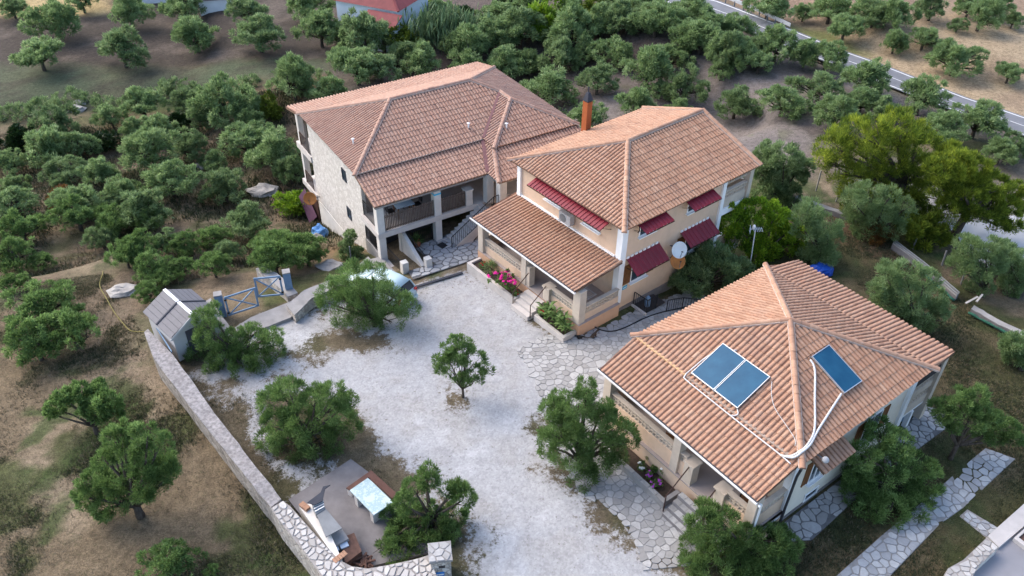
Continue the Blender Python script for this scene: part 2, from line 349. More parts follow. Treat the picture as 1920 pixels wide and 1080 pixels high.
alb = lay(alb, (.175, .150, .138), plough); alb = lay(alb, (.105, .085, .078), plough*ss(n1, .48, .62)*.8); alb = lay(alb, (.10, .105, .055), plough*ss(n3, .58, .68)*.5)
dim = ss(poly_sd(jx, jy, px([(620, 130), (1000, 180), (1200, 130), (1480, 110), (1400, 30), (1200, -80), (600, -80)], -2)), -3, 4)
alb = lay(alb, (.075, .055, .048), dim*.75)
beige = ss(poly_sd(jx, jy, px([(1345, -20), (1482, 48), (1667, 123), (1802, 176), (1960, 240), (2600, 300), (2600, -300), (1345, -300)], -.4)), -1.0, .6)
alb = lay(alb, (.335, .255, .165), beige); alb = lay(alb, (.24, .175, .12), beige*ss(n1, .48, .62)*.8); alb = lay(alb, (.17, .115, .09), beige*ss(Y, 72, 84)*.8)
alb = lay(alb, (.12, .135, .045), beige*ss(poly_sd(jx, jy, px([(1490, 35), (1560, 55), (1640, 100), (1600, 100), (1480, 48)], -.4)), -1, 1)*.9)
lawn = ss(poly_sd(jx, jy, px([(1290, 545), (1480, 380), (1600, 395), (1800, 535), (2100, 640), (2300, 1100), (1500, 1500), (1440, 1080)])), -.6, .8)
alb = lay(alb, (.070, .066, .030), lawn); alb = lay(alb, (.115, .088, .050), lawn*ss(n2, .46, .60)*.85); alb = lay(alb, (.045, .060, .022), lawn*ss(n3, .50, .62)*.7)
alb = lay(alb, (.155, .092, .065), lawn*ss(poly_sd(jx, jy, px([(1490, 385), (1600, 400), (1740, 490), (1700, 520), (1600, 450), (1520, 420)])), -1.2, 1)*.7)
rightfar = ss(poly_sd(jx, jy, px([(1620, 395), (1960, 570), (2300, 600), (2300, 300), (1900, 300), (1560, 300)], -1)), -1, 1)
alb = lay(alb, (.12, .105, .085), rightfar); alb = lay(alb, (.30, .29, .285), rightfar*.8*ss(poly_sd(jx, jy, px([(1760, 440), (1960, 420), (2300, 480), (2300, 400), (1800, 380), (1620, 330), (1600, 350)], -1)), -.8, .6)*.85)
# courtyard: chalky gravel with earth showing through round the trees
yard = ss(poly_sd(X, Y, YARD), -.15, .15)
alb = lay(alb, (.125, .100, .066), yard); alb = lay(alb, (.075, .070, .036), yard*ss(n2, .50, .62)*.8)
gs = np.maximum(poly_sd(jx, jy, GRAVEL), poly_sd(jx, jy, STRIP)+.05)
for (cx, cy, rx, ry) in ((650, 630, 105, 38), (560, 655, 60, 22), (860, 752, 44, 26), (1135, 975, 34, 22), (780, 880, 60, 22), (1065, 900, 40, 36), (640, 850, 85, 30), (540, 700, 50, 16), (430, 720, 40, 18), (1190, 1010, 50, 30), (890, 1060, 26, 60)):
    p = at(cx, cy); q = at(cx+rx, cy); t = at(cx, cy-ry); a = abs(q[0]-p[0]); b = abs(t[1]-p[1])
    gs = np.minimum(gs, (np.hypot((jx-p[0])/a, (jy-p[1])/b)-1)*min(a, b)*.9+.25)
grav = ss(gs+(n3-.5)*.8, -.75, .75)*ss(poly_sd(X, Y, YARD), -.8, .1)
galb = np.zeros(X.shape+(3,)); galb[:] = (.398, .396, .402); galb = lay(galb, (.33, .32, .315), ss(n1, .48, .62)*.5); galb = lay(galb, (.465, .465, .475), ss(n2, .52, .62)*.7); galb = lay(galb, (.36, .345, .33), ss(fbm(X, Y, 1.1, 88), .52, .64)*.5)
patio = ss(poly_sd(X, Y, px([(715, 575), (770, 520), (870, 495), (912, 512), (980, 575), (860, 610)], 0)), -.3, .4)
grav = np.maximum(grav, patio*.8)
# small relief
rel = (fbm(X, Y, 2.2, 41)-.5)*.16*(1-yard)+(fbm(X, Y, .9, 44)-.5)*.05*(1-grav)
house = np.zeros(X.shape)
Z = Z+rel*ss(np.hypot(X, Y-30), 0, 6)-.03
nx, ny = len(xs), len(ys)
vid = np.arange(nx*ny).reshape(nx, ny)
quads = np.stack([vid[:-1, :-1], vid[1:, :-1], vid[1:, 1:], vid[:-1, 1:]], -1).reshape(-1, 4)
def np_mesh(name, V, Q, attrs=None, cols=None, smooth=False):
    me = bpy.data.meshes.new(name); k = Q.shape[1]
    me.vertices.add(len(V)); me.vertices.foreach_set('co', V.astype(np.float32).ravel())
    me.loops.add(Q.size); me.loops.foreach_set('vertex_index', Q.astype(np.int32).ravel())
    me.polygons.add(len(Q)); me.polygons.foreach_set('loop_start', np.arange(0, Q.size, k, dtype=np.int32)); me.polygons.foreach_set('loop_total', np.full(len(Q), k, np.int32))
    if smooth: me.polygons.foreach_set('use_smooth', np.ones(len(Q), bool))
    me.update(calc_edges=True)
    for n, a in (attrs or {}).items(): me.attributes.new(n, 'FLOAT', 'POINT').data.foreach_set('value', a.astype(np.float32).ravel())
    for n, a in (cols or {}).items(): me.attributes.new(n, 'FLOAT_COLOR', 'POINT').data.foreach_set('color', np.concatenate([a, np.ones(a.shape[:-1]+(1,))], -1).astype(np.float32).ravel())
    return me
def ground_mat():
    m = NT('earth grass and gravel', .95, .12); c = m.attr('albedo', 'Color')
    ad = m.new('ShaderNodeMath', operation='ADD'); ad2 = m.new('ShaderNodeMath', operation='ADD'); g0 = m.attr('gravel')
    m.l.new(g0, ad.inputs[0]); m.l.new(m.ramp(m.noise(3.4, 6, .72), [(.3, 0.), (.7, .9)]), ad.inputs[1]); m.l.new(ad.outputs[0], ad2.inputs[0]); m.l.new(m.ramp(m.noise(13, 5, .75), [(.3, 0.), (.7, .6)]), ad2.inputs[1])
    mr = m.new('ShaderNodeMapRange'); mr.interpolation_type = 'SMOOTHSTEP'; m.l.new(ad2.outputs[0], mr.inputs[0]); mr.inputs[1].default_value = 1.0; mr.inputs[2].default_value = 1.55
    g = m.mix(m.ramp(g0, [(.02, 0.), (.12, 1.)]), 0.0, mr.outputs[0])
    fine = m.ramp(m.noise(16, 6, .75), [(.28, .42), (.5, .95), (.72, 1.5)])
    streak = m.ramp(m.noise(3.2, 6, .7), [(.3, .62), (.5, 1.0), (.72, 1.32)])
    broad = m.ramp(m.noise(.85, 7, .72), [(.3, .82), (.5, 1.0), (.72, 1.16)])
    field = m.mix(1.0, m.mix(1.0, m.mix(1.0, c, fine, 'MULTIPLY'), streak, 'MULTIPLY'), broad, 'MULTIPLY')
    field = m.mix(m.ramp(m.noise(6.5, 5, .75), [(.56, 0.), (.66, .5)]), field, (.05, .062, .024))
    field = m.mix(m.ramp(m.voro(11), [(.04, .75), (.12, 0.)]), field, (.33, .30, .27))
    peb = m.ramp(m.voro(13, 'F1', 'Color'), [(.0, .82), (1, 1.12)])
    gr = m.mix(1.0, m.mix(1.0, m.attr('chalk', 'Color'), m.ramp(m.noise(2.2, 8, .76), [(.28, .80), (.5, 1.0), (.72, 1.13)]), 'MULTIPLY'), peb, 'MULTIPLY')
    gr = m.mix(m.ramp(m.noise(19, 4), [(.58, 0.), (.70, .28)]), gr, (.20, .185, .175))
    m.base(m.mix(g, field, gr))
    h = m.mix(g, m.noise(20, 6, .75), m.noise(34, 4, .7)); m.bump(h, .7, .07); return m.m
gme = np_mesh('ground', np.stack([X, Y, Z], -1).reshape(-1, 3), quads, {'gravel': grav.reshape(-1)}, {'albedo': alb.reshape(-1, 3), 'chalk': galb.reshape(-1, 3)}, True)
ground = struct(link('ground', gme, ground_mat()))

# ------------------------------------------------------------------ road with painted edges and guard rail
RN = [(15.2, 81.4), (19.4, 76.9), (23.9, 70.4), (29.0, 63.6), (32.3, 59.2), (35.8, 55.0), (46, 42)]
RF = [(20.2, 82.4), (25.0, 75.6), (28.3, 70.6), (32.0, 65.4), (35.3, 60.6), (38.6, 56.6), (50, 43)]
RN = [(2, 98)]+RN; RF = [(6, 100)]+RF
def strip(name, A, B, a0, a1, dz, mat, parent=None):
    mb = MB(); vs = []; n = 0; fs = []
    for i in range(len(A)-1):
        for k in range(8):
            t = k/8
            if i == len(A)-2 and k == 7: t = 1
            p = np.array(A[i])*(1-t)+np.array(A[i+1])*t; q = np.array(B[i])*(1-t)+np.array(B[i+1])*t
            for w in (a0, (a0+a1)/2, a1):
                r = p*(1-w)+q*w; c = p*.5+q*.5; vs.append((r[0], r[1], float(hz(c[0], c[1]))+.16+dz))
            if n: fs += [(3*n-3, 3*n, 3*n+1, 3*n-2), (3*n-2, 3*n+1, 3*n+2, 3*n-1)]
            n += 1
    mb.add(vs, fs); return obj(name, mb, mat, parent)
road = struct(strip('road', RN, RF, 0, 1, 0, M['asphalt']))
for a, b in ((.05, .085), (.90, .935), (.485, .505)): strip('edge_line', RN, RF, a, b, .006, M['paint'], road)
gr = thing('guard_rail', 'pale steel guard rail along the far edge of the road', 'guard rail', (22.6, 78.0, 0))
gp = [at_terrain(x, y, .75)[0] - np.array(gr.location) for x, y in ((1362, -6), (1395, 8), (1425, 20), (1455, 34), (1482, 47))]
mb = MB()
for a, b in zip(gp[:-1], gp[1:]): mb.bar(a, b, .06, .32)
obj('rail', mb, M['alu'], gr)
for a, b in zip(gp[:-1], gp[1:]):
    for t in (0, .5):
        p = a*(1-t)+b*t; obj('post', MB().box(p[0]-.05, p[0]+.05, p[1]-.05, p[1]+.05, p[2]-1.0, p[2]-.05), M['zinc'], gr)

# ------------------------------------------------------------------ crazy paving: every slab a clipped Voronoi cell
def clip_half(poly, n, d):
    out = []; m = len(poly)
    for i in range(m):
        a, b = poly[i], poly[(i+1) % m]; da = a[0]*n[0]+a[1]*n[1]-d; db = b[0]*n[0]+b[1]*n[1]-d
        if da <= 0: out.append(a)
        if (da < 0 < db) or (db < 0 < da):
            t = da/(da-db); out.append((a[0]+(b[0]-a[0])*t, a[1]+(b[1]-a[1])*t))
    return out
def cells(P, size, seed, gap, jit=.42):
    P = [tuple(p[:2]) for p in P]; r = np.random.default_rng(seed); x0, y0 = np.min(P, 0)-size; x1, y1 = np.max(P, 0)+size
    nxx, nyy = int((x1-x0)/size)+2, int((y1-y0)/size)+2
    S = {(i, j): (x0+(i+.5+.5*(j % 2)+r.uniform(-jit, jit))*size, y0+(j+.5+r.uniform(-jit, jit))*size*.9) for i in range(nxx) for j in range(nyy)}
    drop = {k for k in S if r.random() < .18}
    for k in drop: del S[k]
    keys = list(S); C = np.array([S[k] for k in keys]); sd = poly_sd(C[:, 0], C[:, 1], P); out = []
    edges = []
    A = np.array(P)
    for k, c, s in zip(keys, C, sd):
        if s < -size*.1: continue
        poly = [(c[0]-1.6*size, c[1]-1.6*size), (c[0]+1.6*size, c[1]-1.6*size), (c[0]+1.6*size, c[1]+1.6*size), (c[0]-1.6*size, c[1]+1.6*size)]
        for di in range(-3, 4):
            for dj in range(-3, 4):
                o = S.get((k[0]+di, k[1]+dj))
                if o is None or (di == 0 and dj == 0): continue
                n = (o[0]-c[0], o[1]-c[1]); L = math.hypot(*n); n = (n[0]/L, n[1]/L)
                poly = clip_half(poly, n, n[0]*(c[0]+o[0])/2+n[1]*(c[1]+o[1])/2-gap*r.uniform(.6, 1.4)/2)
                if len(poly) < 3: break
            if len(poly) < 3: break
        if len(poly) < 3 or s < 0: continue
        if s < size:        # cut at the border of the paving
            for i in range(len(A)):
                a, b = A[i], A[(i+1) % len(A)]; e = b-a; L = np.hypot(*e)
                if L < 1e-6: continue
                t = np.clip(((c-a)@e)/L/L, 0, 1); 
                if np.hypot(*(c-a-e*t)) > size*1.4: continue
                n = np.array([e[1], -e[0]])/L
                if (c-a)@n > 0: n = -n
                poly = clip_half(poly, n, float(a@n)-gap*.4)
                if len(poly) < 3: break
        if len(poly) < 3: continue
        a = .5*abs(sum(poly[i][0]*poly[(i+1) % len(poly)][1]-poly[(i+1) % len(poly)][0]*poly[i][1] for i in range(len(poly))))
        if a > size*size*.05: out.append((poly, a))
    return out
def round_poly(p, k=.16):
    out = []; n = len(p)
    for i in range(n):
        a, b, c = p[i-1], p[i], p[(i+1) % n]
        out += [(b[0]+(a[0]-b[0])*k, b[1]+(a[1]-b[1])*k), (b[0]+(c[0]-b[0])*k, b[1]+(c[1]-b[1])*k)]
    return out
def stone_mb(mb, poly, zf, h, r):
    p = round_poly(poly); c = np.mean(p, 0); rv = float(r.random()); tilt = r.uniform(-.012, .012, 2); hh = h*r.uniform(.8, 1.25)
    top = [(c[0]+(q[0]-c[0])*.95, c[1]+(q[1]-c[1])*.95) for q in p]
    zb = [zf(q[0], q[1]) for q in p]; zc = zf(*c)
    area = sum(p[i][0]*p[(i+1) % len(p)][1]-p[(i+1) % len(p)][0]*p[i][1] for i in range(len(p)))
    B = [(q[0], q[1], z-.02) for q, z in zip(p, zb)]; T = [(q[0], q[1], z+hh+(q[0]-c[0])*tilt[0]+(q[1]-c[1])*tilt[1]) for q, z in zip(top, zb)]
    if area < 0: B, T = B[::-1], T[::-1]
    return mb.hexa(B, T, rv)
def paving(name, P, size, seed, mat, joint, zf, gap=.045, h=.03, bed=True, parent=None, stone='flagstone', limit=300, rim=0):
    r = np.random.default_rng(seed)
    if bed:
        Pb = [tuple(p[:2]) for p in P]; mc = np.mean(np.array(Pb), 0); Pb = [tuple(np.array(p)+(mc-np.array(p))/np.linalg.norm(mc-np.array(p))*rim) for p in Pb]
        me = bpy.data.meshes.new(name); b = bmesh.new(); vs = [b.verts.new((p[0], p[1], 0)) for p in Pb]; b.faces.new(vs)
        bmesh.ops.triangulate(b, faces=b.faces[:]); bmesh.ops.subdivide_edges(b, edges=b.edges[:], cuts=5, use_grid_fill=True)
        for v in b.verts: v.co.z = zf(v.co.x, v.co.y)
        bmesh.ops.recalc_face_normals(b, faces=b.faces[:]); b.to_mesh(me); b.free()
        root = struct(link(name, me, joint))
        if me.polygons[0].normal.z < 0: me.flip_normals()
    else: root = parent
    cs = cells(P, size, seed, gap)
    cs.sort(key=lambda t: -t[1]/((t[0][0][0]**2+t[0][0][1]**2)+600))
    rest = MB()
    for i, (poly, a) in enumerate(cs):
        if i < limit: obj(stone, stone_mb(MB(), poly, zf, h, r), mat, root)
        else: stone_mb(rest, poly, zf, h, r)
    if rest.v: stuff(obj(stone+'s', rest, mat, root))
    return root
flat = lambda z: (lambda x, y: z)
tz = lambda dz: (lambda x, y: float(hz(x, y))+dz)
paving('flagstone_terrace', px([(1090, 626), (1020, 628), (965, 650), (990, 700), (1012, 745), (1030, 800), (1045, 850), (1066, 892), (1080, 925), (1135, 950), (1165, 980), (1190, 1020), (1205, 1070), (1300, 1060), (1450, 985), (1330, 860), (1150, 700), (1190, 640), (1290, 600), (1330, 560), (1330, 510), (1275, 535), (1186, 578), (1150, 600)]), .31, 3, M['flag'], M['joint'], tz(.0), .021, .018, rim=.45)
paving('flagstone_side_path', px([(1456, 990), (1580, 896), (1690, 808), (1732, 758), (1765, 770), (1792, 790), (1640, 903), (1522, 1013), (1478, 1016)]), .34, 5, M['flag'], M['jointd'], tz(.0), .036, .03)
paving('flagstone_garden_path', px([(1540, 1105), (1651, 1006), (1757, 918), (1813, 869), (1848, 840), (1904, 860), (1806, 952), (1760, 985), (1669, 1080), (1640, 1105)]), .36, 8, M['flagpale'], M['joint'], tz(.0), .034, .03)
paving('flagstone_cross_path', px([(1799, 968), (1814, 955), (1871, 990), (1852, 1011)]), .27, 9, M['flagpale'], M['jointw'], tz(.0), .028, .03)
paving('flagstone_patio', [tuple(W(H1, u, v)[:2]) for u, v in ((.75, -4.95), (3.7, -5.1), (5.2, -5.0), (8.2, -4.4), (8.2, -1.9), (4.2, -1.6), (2.4, -1.6), (2.5, -4.1), (.9, -4.0))], .42, 12, M['flagpale'], M['jointd'], lambda x, y: float(hz(x, y))+.05, .05, .03)
drain = thing('drain_channel', 'long dark drain grating set across the yard before the stone house', 'drain', W(H1, .67, -5.07))
a, b = at_terrain(772, 541)[0]-np.array(drain.location), at_terrain(867, 512)[0]-np.array(drain.location)
dz_ = float(hz(*(drain.location[:2])))
dm = MB(); dm.bar((a[0], a[1], a[2]+.03), (b[0], b[1], b[2]+.03), .16, .05); obj('grating', dm, M['cowl'], drain)
# ------------------------------------------------------------------ tiled roofs
TW, TL = .2095, .385
PROF = [(0, 0), (.012, .030), (.04, .050), (.080, .058), (.120, .050), (.148, .030), (.160, 0), (.2095, -.002)]
def tile_geo():
    v = []; f = []
    for y, dz, k in ((-.022, .024, 1.0), (TL+.03, .001, .86)):
        for x, z in PROF: v.append(((x-.08)*k+.08 if x <= .16 else x, y, (z*k+dz) if z > 0 else z+.004 if y < 0 else z))
    n = len(PROF)
    for i in range(n-1): f.append((i, i+1, n+i+1, n+i))
    f.append((6, 5, 4, 3, 2, 1, 0))
    return v, f
TV, TF = tile_geo()
def ridge_geo():
    v = []; f = []; n = 7
    for y, r, dz in ((-.02, .118, .010), (.40, .113, 0)):
        for k in range(n):
            t = math.pi*k/(n-1); v.append((-r*math.cos(t), y, r*.85*math.sin(t)+dz))
    v += v[:n]+v[n:2*n]
    f = [(i, i+1, n+i+1, n+i) for i in range(n-1)]+[tuple(range(3*n-1, 2*n-1, -1)), tuple(range(3*n, 4*n))]
    return v, f
RV, RF_ = ridge_geo()
def tile_variants(mat, name, v, f):
    out = []
    for i in range(9):
        me = MB().add(v, f, (i+.5)/9).mesh(name); me.materials.append(mat); out.append(me)
    return out
class Roof:
    def __init__(s, root, frame, mat, name='roof'):
        s.root, s.h, s.mat = root, frame, mat; s.cand = []; s.rest = MB(); s.deck = MB(); s.ridges = []; s.mort = MB(); s.name = name; s.r = np.random.default_rng(abs(hash(name)) % 1000 if False else len(name)*7+int(frame[0]*10) % 97)
    def plane(s, o, e, poly, deck=.06, tiles=True, drop=0.05):
        """o: a point of the eave, e: unit eave direction (up-slope lies to its left), poly: convex outline, local 3D"""
        o, e = Vector(o), Vector(e).normalized(); P = [Vector(p) for p in poly]
        n = None
        for i in range(len(P)):
            c = (P[(i+1) % len(P)]-P[i]).cross(P[(i+2) % len(P)]-P[i])
            if c.length > 1e-4: n = c.normalized() if n is None else n
        if n.z < 0: n = -n; P = P[::-1]
        up = n.cross(e).normalized(); mat = Matrix((e, up, n)).transposed().to_4x4(); mat.translation = o
        inv = mat.inverted(); Q = [(inv @ p) for p in P]; Q2 = [(q.x, q.y) for q in Q]
        a = sum(Q2[i][0]*Q2[(i+1) % len(Q2)][1]-Q2[(i+1) % len(Q2)][0]*Q2[i][1] for i in range(len(Q2)))
        if a < 0: Q2 = Q2[::-1]
        E = []
        for i in range(len(Q2)):
            p, q = Q2[i], Q2[(i+1) % len(Q2)]; d = Vector((q[0]-p[0], q[1]-p[1])); L = d.length
            if L > 1e-4: E.append(((-d.y/L, d.x/L), (-d.y*p[0]+d.x*p[1])/L))
        x0, x1 = min(q[0] for q in Q2), max(q[0] for q in Q2); y0, y1 = min(q[1] for q in Q2), max(q[1] for q in Q2)
        s.deck.hexa([mat @ Vector((q[0], q[1], -drop-deck)) for q in Q2], [mat @ Vector((q[0], q[1], -.012)) for q in Q2])
        if not tiles: return
        for i in range(int(math.floor(x0/TW)), int(math.ceil(x1/TW))):
            for j in range(int(math.floor(y0/TL)), int(math.ceil(y1/TL))):
                x, y = i*TW, j*TL; cs = ((x, y), (x+TW, y), (x+TW, y+TL), (x, y+TL))
                md = [min(nn[0]*c[0]+nn[1]*c[1]-d for c in cs) for nn, d in E]; Md = [max(nn[0]*c[0]+nn[1]*c[1]-d for c in cs) for nn, d in E]
                if min(Md) < .03: continue
                if y < y0-.01: continue
                jit = Matrix.Translation((s.r.normal(0, .004), s.r.normal(0, .007), s.r.normal(0, .003))) @ Matrix.Rotation(s.r.normal(0, .008), 4, 'Z')
                m = mat @ Matrix.Translation((x, y, 0)) @ jit; rv = float(np.clip(s.r.beta(2.2, 2.2), 0, .999))
                cut = [k for k in range(len(E)) if md[k] < -.012]
                if not cut: s.cand.append((m, rv))
                else:
                    b = bmesh.new(); vs = [b.verts.new((v[0]+x, v[1]+y, v[2])) for v in TV]
                    for f in TF: b.faces.new([vs[q] for q in f])
                    for k in cut:
                        nn, d = E[k]
                        bmesh.ops.bisect_plane(b, geom=b.verts[:]+b.edges[:]+b.faces[:], plane_co=(nn[0]*d, nn[1]*d, 0), plane_no=(nn[0], nn[1], 0), clear_inner=True)
                    b.verts.index_update()
                    if b.faces: s.rest.add([mat @ v.co for v in b.verts], [[v.index for v in f.verts] for f in b.faces], rv)
                    b.free()
    def ridge(s, p, q, mort=True):
        p, q = Vector(p), Vector(q); L = (q-p).length; k = max(1, round(L/.37)); d = (q-p)/L
        x = d.cross(Vector((0, 0, 1))).normalized(); z = x.cross(d)
        if mort: s.mort.bar(p+z*.035, q+z*.035, .27, .075, z)
        for i in range(k):
            m = Matrix((x, d, z)).transposed().to_4x4(); m.translation = p+d*(L*i/k)+z*(.05+s.r.normal(0, .004))
            s.ridges.append((m @ Matrix.Rotation(s.r.normal(0, .02), 4, 'Z'), float(np.clip(s.r.beta(2, 2), 0, .999))))
    def done(s, keep=300):
        deck = obj(s.name, s.deck, M['deck'], s.root)
        x, y, t = s.h; R = Matrix.Translation((x, y, 0)) @ Matrix.Rotation(t, 4, 'Z')
        cv = Vector(CAM); s.cand.sort(key=lambda c: ((R @ c[0].translation)-cv).length)
        var = tile_variants(s.mat, 'roof_tile', TV, TF)
        for m, rv in s.cand[:keep]:
            o = link('roof_tile', var[int(rv*9)], None, deck); o.matrix_local = m
        for m, rv in s.cand[keep:]: s.rest.add([m @ Vector(v) for v in TV], TF, rv)
        if s.rest.v: stuff(obj('roof_tiles', s.rest, s.mat, deck))
        rvv = tile_variants(s.mat, 'ridge_tile', RV, RF_)
        for me in rvv: me.polygons.foreach_set('use_smooth', [True]*(len(me.polygons)-2)+[False]*2)
        for m, rv in s.ridges[:290]:
            o = link('ridge_tile', rvv[int(rv*9)], None, deck); o.matrix_local = m
        if s.mort.v: obj('ridge_mortar', s.mort, M['mortar'], deck)
        return deck

# breeze blocks: open concrete blocks with a diagonal cross
def breeze_mesh(w=.2, h=.2, t=.09, mat=None):
    b = MB(); k = .021
    b.box(-w/2, w/2, -t/2, t/2, 0, k); b.box(-w/2, w/2, -t/2, t/2, h-k, h); b.box(-w/2, -w/2+k, -t/2, t/2, k, h-k); b.box(w/2-k, w/2, -t/2, t/2, k, h-k)
    b.bar((-w/2+k, 0, k), (w/2-k, 0, h-k), t*.78, .019, (0, 1, 0)); b.bar((w/2-k, 0, k), (-w/2+k, 0, h-k), t*.74, .019, (0, 1, 0))
    me = b.mesh('breeze_block'); me.materials.append(mat); return me
def breeze(parent, p, q, z, rows, mat, size=.2):
    p, q = Vector((*p, 0)), Vector((*q, 0)); L = (q-p).length; n = max(1, round(L/size)); w = L/n; me = breeze_mesh(w*.985, size*.985, .09, mat); a = math.atan2(q.y-p.y, q.x-p.x)
    for j in range(rows):
        for i in range(n):
            o = link('breeze_block', me, None, parent); c = p.lerp(q, (i+.5)/n); o.location = (c.x, c.y, z+j*size); o.rotation_euler = (0, 0, a)
def railing(parent, pts, h=.95, mat=None, gap=.13, name='railing', bal='baluster', rr=.02, rb=.009, low=.08):
    """pts: foot line; posts at the ends, balusters as sub-parts"""
    mb = MB(); pts = [Vector(p) for p in pts]
    for a, b in zip(pts[:-1], pts[1:]):
        mb.bar(a+Vector((0, 0, h)), b+Vector((0, 0, h)), rr*2, rr*1.6); mb.bar(a+Vector((0, 0, low)), b+Vector((0, 0, low)), rr*1.4, rr)
    for p in pts: mb.bar(p, p+Vector((0, 0, h)), rr*2)
    r = obj(name, mb, mat, parent)
    bm_ = MB().box(-rb, rb, -rb, rb, low, h-.01).mesh(bal); bm_.materials.append(mat)
    for a, b in zip(pts[:-1], pts[1:]):
        n = max(2, round((b-a).length/gap))
        for i in range(1, n): o = link(bal, bm_, None, r); o.location = a.lerp(b, i/n)
    return r
def awning(parent, wall_u, out_u, v0, v1, zi, zo, axis='u', nr=None, trim=True):
    """red ribbed sheet sloping from the wall outwards; axis: the local axis it projects along"""
    P = (lambda a, b, z: (a, b, z)) if axis == 'u' else (lambda a, b, z: (b, a, z))
    L = abs(v1-v0); n = nr or max(4, round(L/.235)); prof = []
    for i in range(n):
        for t, dz in ((0, 0), (.62, 0), (.70, .035), (.90, .035)): prof.append((v0+(v1-v0)*(i+t)/n, dz))
    prof.append((v1, 0)); mb = MB(); vs = []; 
    for v, dz in prof: vs += [P(wall_u, v, zi+dz), P(out_u, v, zo+dz), P(out_u, v, zo+dz-.012), P(wall_u, v, zi+dz-.012)]
    fs = []
    for i in range(len(prof)-1):
        a, b = 4*i, 4*i+4; fs += [(a, b, b+1, a+1), (a+2, b+2, b+3, a+3), (a+1, b+1, b+2, a+2)]
    mb.add(vs, fs); o = obj('awning', mb, M['red'], parent)
    fr = MB()
    fr.bar(P(out_u, v0, zo-.045), P(out_u, v1, zo-.045), .035, .04)
    for v in (v0+.05, (v0+v1)/2, v1-.05): fr.bar(P(wall_u, v, zi-.04), P(out_u, v, zo-.04), .03); fr.bar(P(wall_u, v, zi-.55), P(out_u*.75+wall_u*.25, v, zo*.75+zi*.25-.05), .022)
    obj('frame', fr, M['ironbr'], o)
    if trim:
        t = MB()
        for i in range(n): w = (v1-v0)/n; t.add(*hex_(P(wall_u, v0+w*i, zi+.005), P(wall_u, v0+w*(i+.62), zi+.005)))
        obj('sealant', t, M['white'], o)
    return o
def hex_(a, b):
    a, b = Vector(a), Vector(b); d = (b-a).normalized(); s = Vector((abs(d.y), abs(d.x), 0))*.05; z = Vector((0, 0, .10))
    v = [a-s, b-s, b+s, a+s, a-s+z, b-s+z, b+s+z, a+s+z]; return v, [(0, 3, 2, 1), (4, 5, 6, 7), (0, 1, 5, 4), (1, 2, 6, 5), (2, 3, 7, 6), (3, 0, 4, 7)]
def window(parent, plane, c0, v0, v1, z0, z1, side, frame=None, shutters=None, sill=True, mid=True, sillmat=None):
    """plane 'u' or 'v' at c0, outward sign side"""
    P = (lambda a, b, z: (a, b, z)) if plane == 'u' else (lambda a, b, z: (b, a, z)); frame = frame or M['white']
    def bx(mb, a0, a1, b0, b1, zz0, zz1):
        p, q = P(a0, b0, zz0), P(a1, b1, zz1); return mb.box(min(p[0], q[0]), max(p[0], q[0]), min(p[1], q[1]), max(p[1], q[1]), zz0, zz1)
    w = obj('window', bx(MB(), c0+side*.004, c0+side*.012, v0, v1, z0, z1), M['glass'], parent)
    f = MB(); t = .055; o0, o1 = c0+side*.004, c0+side*.05
    bx(f, o0, o1, v0-t, v0, z0-t, z1+t); bx(f, o0, o1, v1, v1+t, z0-t, z1+t); bx(f, o0, o1, v0, v1, z0-t, z0); bx(f, o0, o1, v0, v1, z1, z1+t)
    if mid: bx(f, o0, o1-side*.01, (v0+v1)/2-.025, (v0+v1)/2+.025, z0, z1)
    obj('frame', f, frame, w)
    if sill: obj('sill', bx(MB(), c0+side*.004, c0+side*.17, v0-.12, v1+.12, z0-t-.062, z0-t-.004), sillmat or M['white'], w)
    if shutters:
        for sgn, (a, b) in ((1, (v0-t-.02, v0-t-.02-(v1-v0)/2)), (-1, (v1+t+.02, v1+t+.02+(v1-v0)/2))):
            s = MB(); x0, x1 = min(a, b), max(a, b); bx(s, c0+side*.006, c0+side*.03, x0, x1, z0, z1); bx(s, c0+side*.031, c0+side*.045, x0, x0+.05, z0, z1); bx(s, c0+side*.031, c0+side*.045, x1-.05, x1, z0, z1)
            k = int((z1-z0)/.11)
            for i in range(k): zz = z0+(i+.3)*(z1-z0)/k; bx(s, c0+side*.031, c0+side*.042, x0+.05, x1-.05, zz, zz+.05)
            obj('shutter', s, shutters, w)
    return w
def dish(name, label, loc, aim, r, mat, group=None, mast=None, armcol=None):
    t = thing(name, label, 'satellite dish', loc, 0, group); a = Vector(aim).normalized()
    prof = [(r*k/7, .32*r*(k/7)**2) for k in range(8)]; prof[0] = (.004, 0)
    n = 22; back = [(p[0], p[1]-.02) for p in prof[::-1]]
    obj('reflector', MB().lathe(prof+back, n, (0, 0, 0), a), mat, t, True)
    x = a.orthogonal(); x = (Vector((0, 0, -1))-a*a.dot(Vector((0, 0, -1)))).normalized(); f = a*r*.95+x*r*.15
    obj('feed_arm', MB().bar(x*r*.9+a*.25*r, f, .025), M['zinc'], t); obj('feed_horn', MB().tube([f+a*.06, f-a*.06], .03, 8), M['cowl'], t)
    if mast is not None: obj('mount', MB().bar(-a*.03, Vector(mast), .05), M['zinc'], t)
    return t

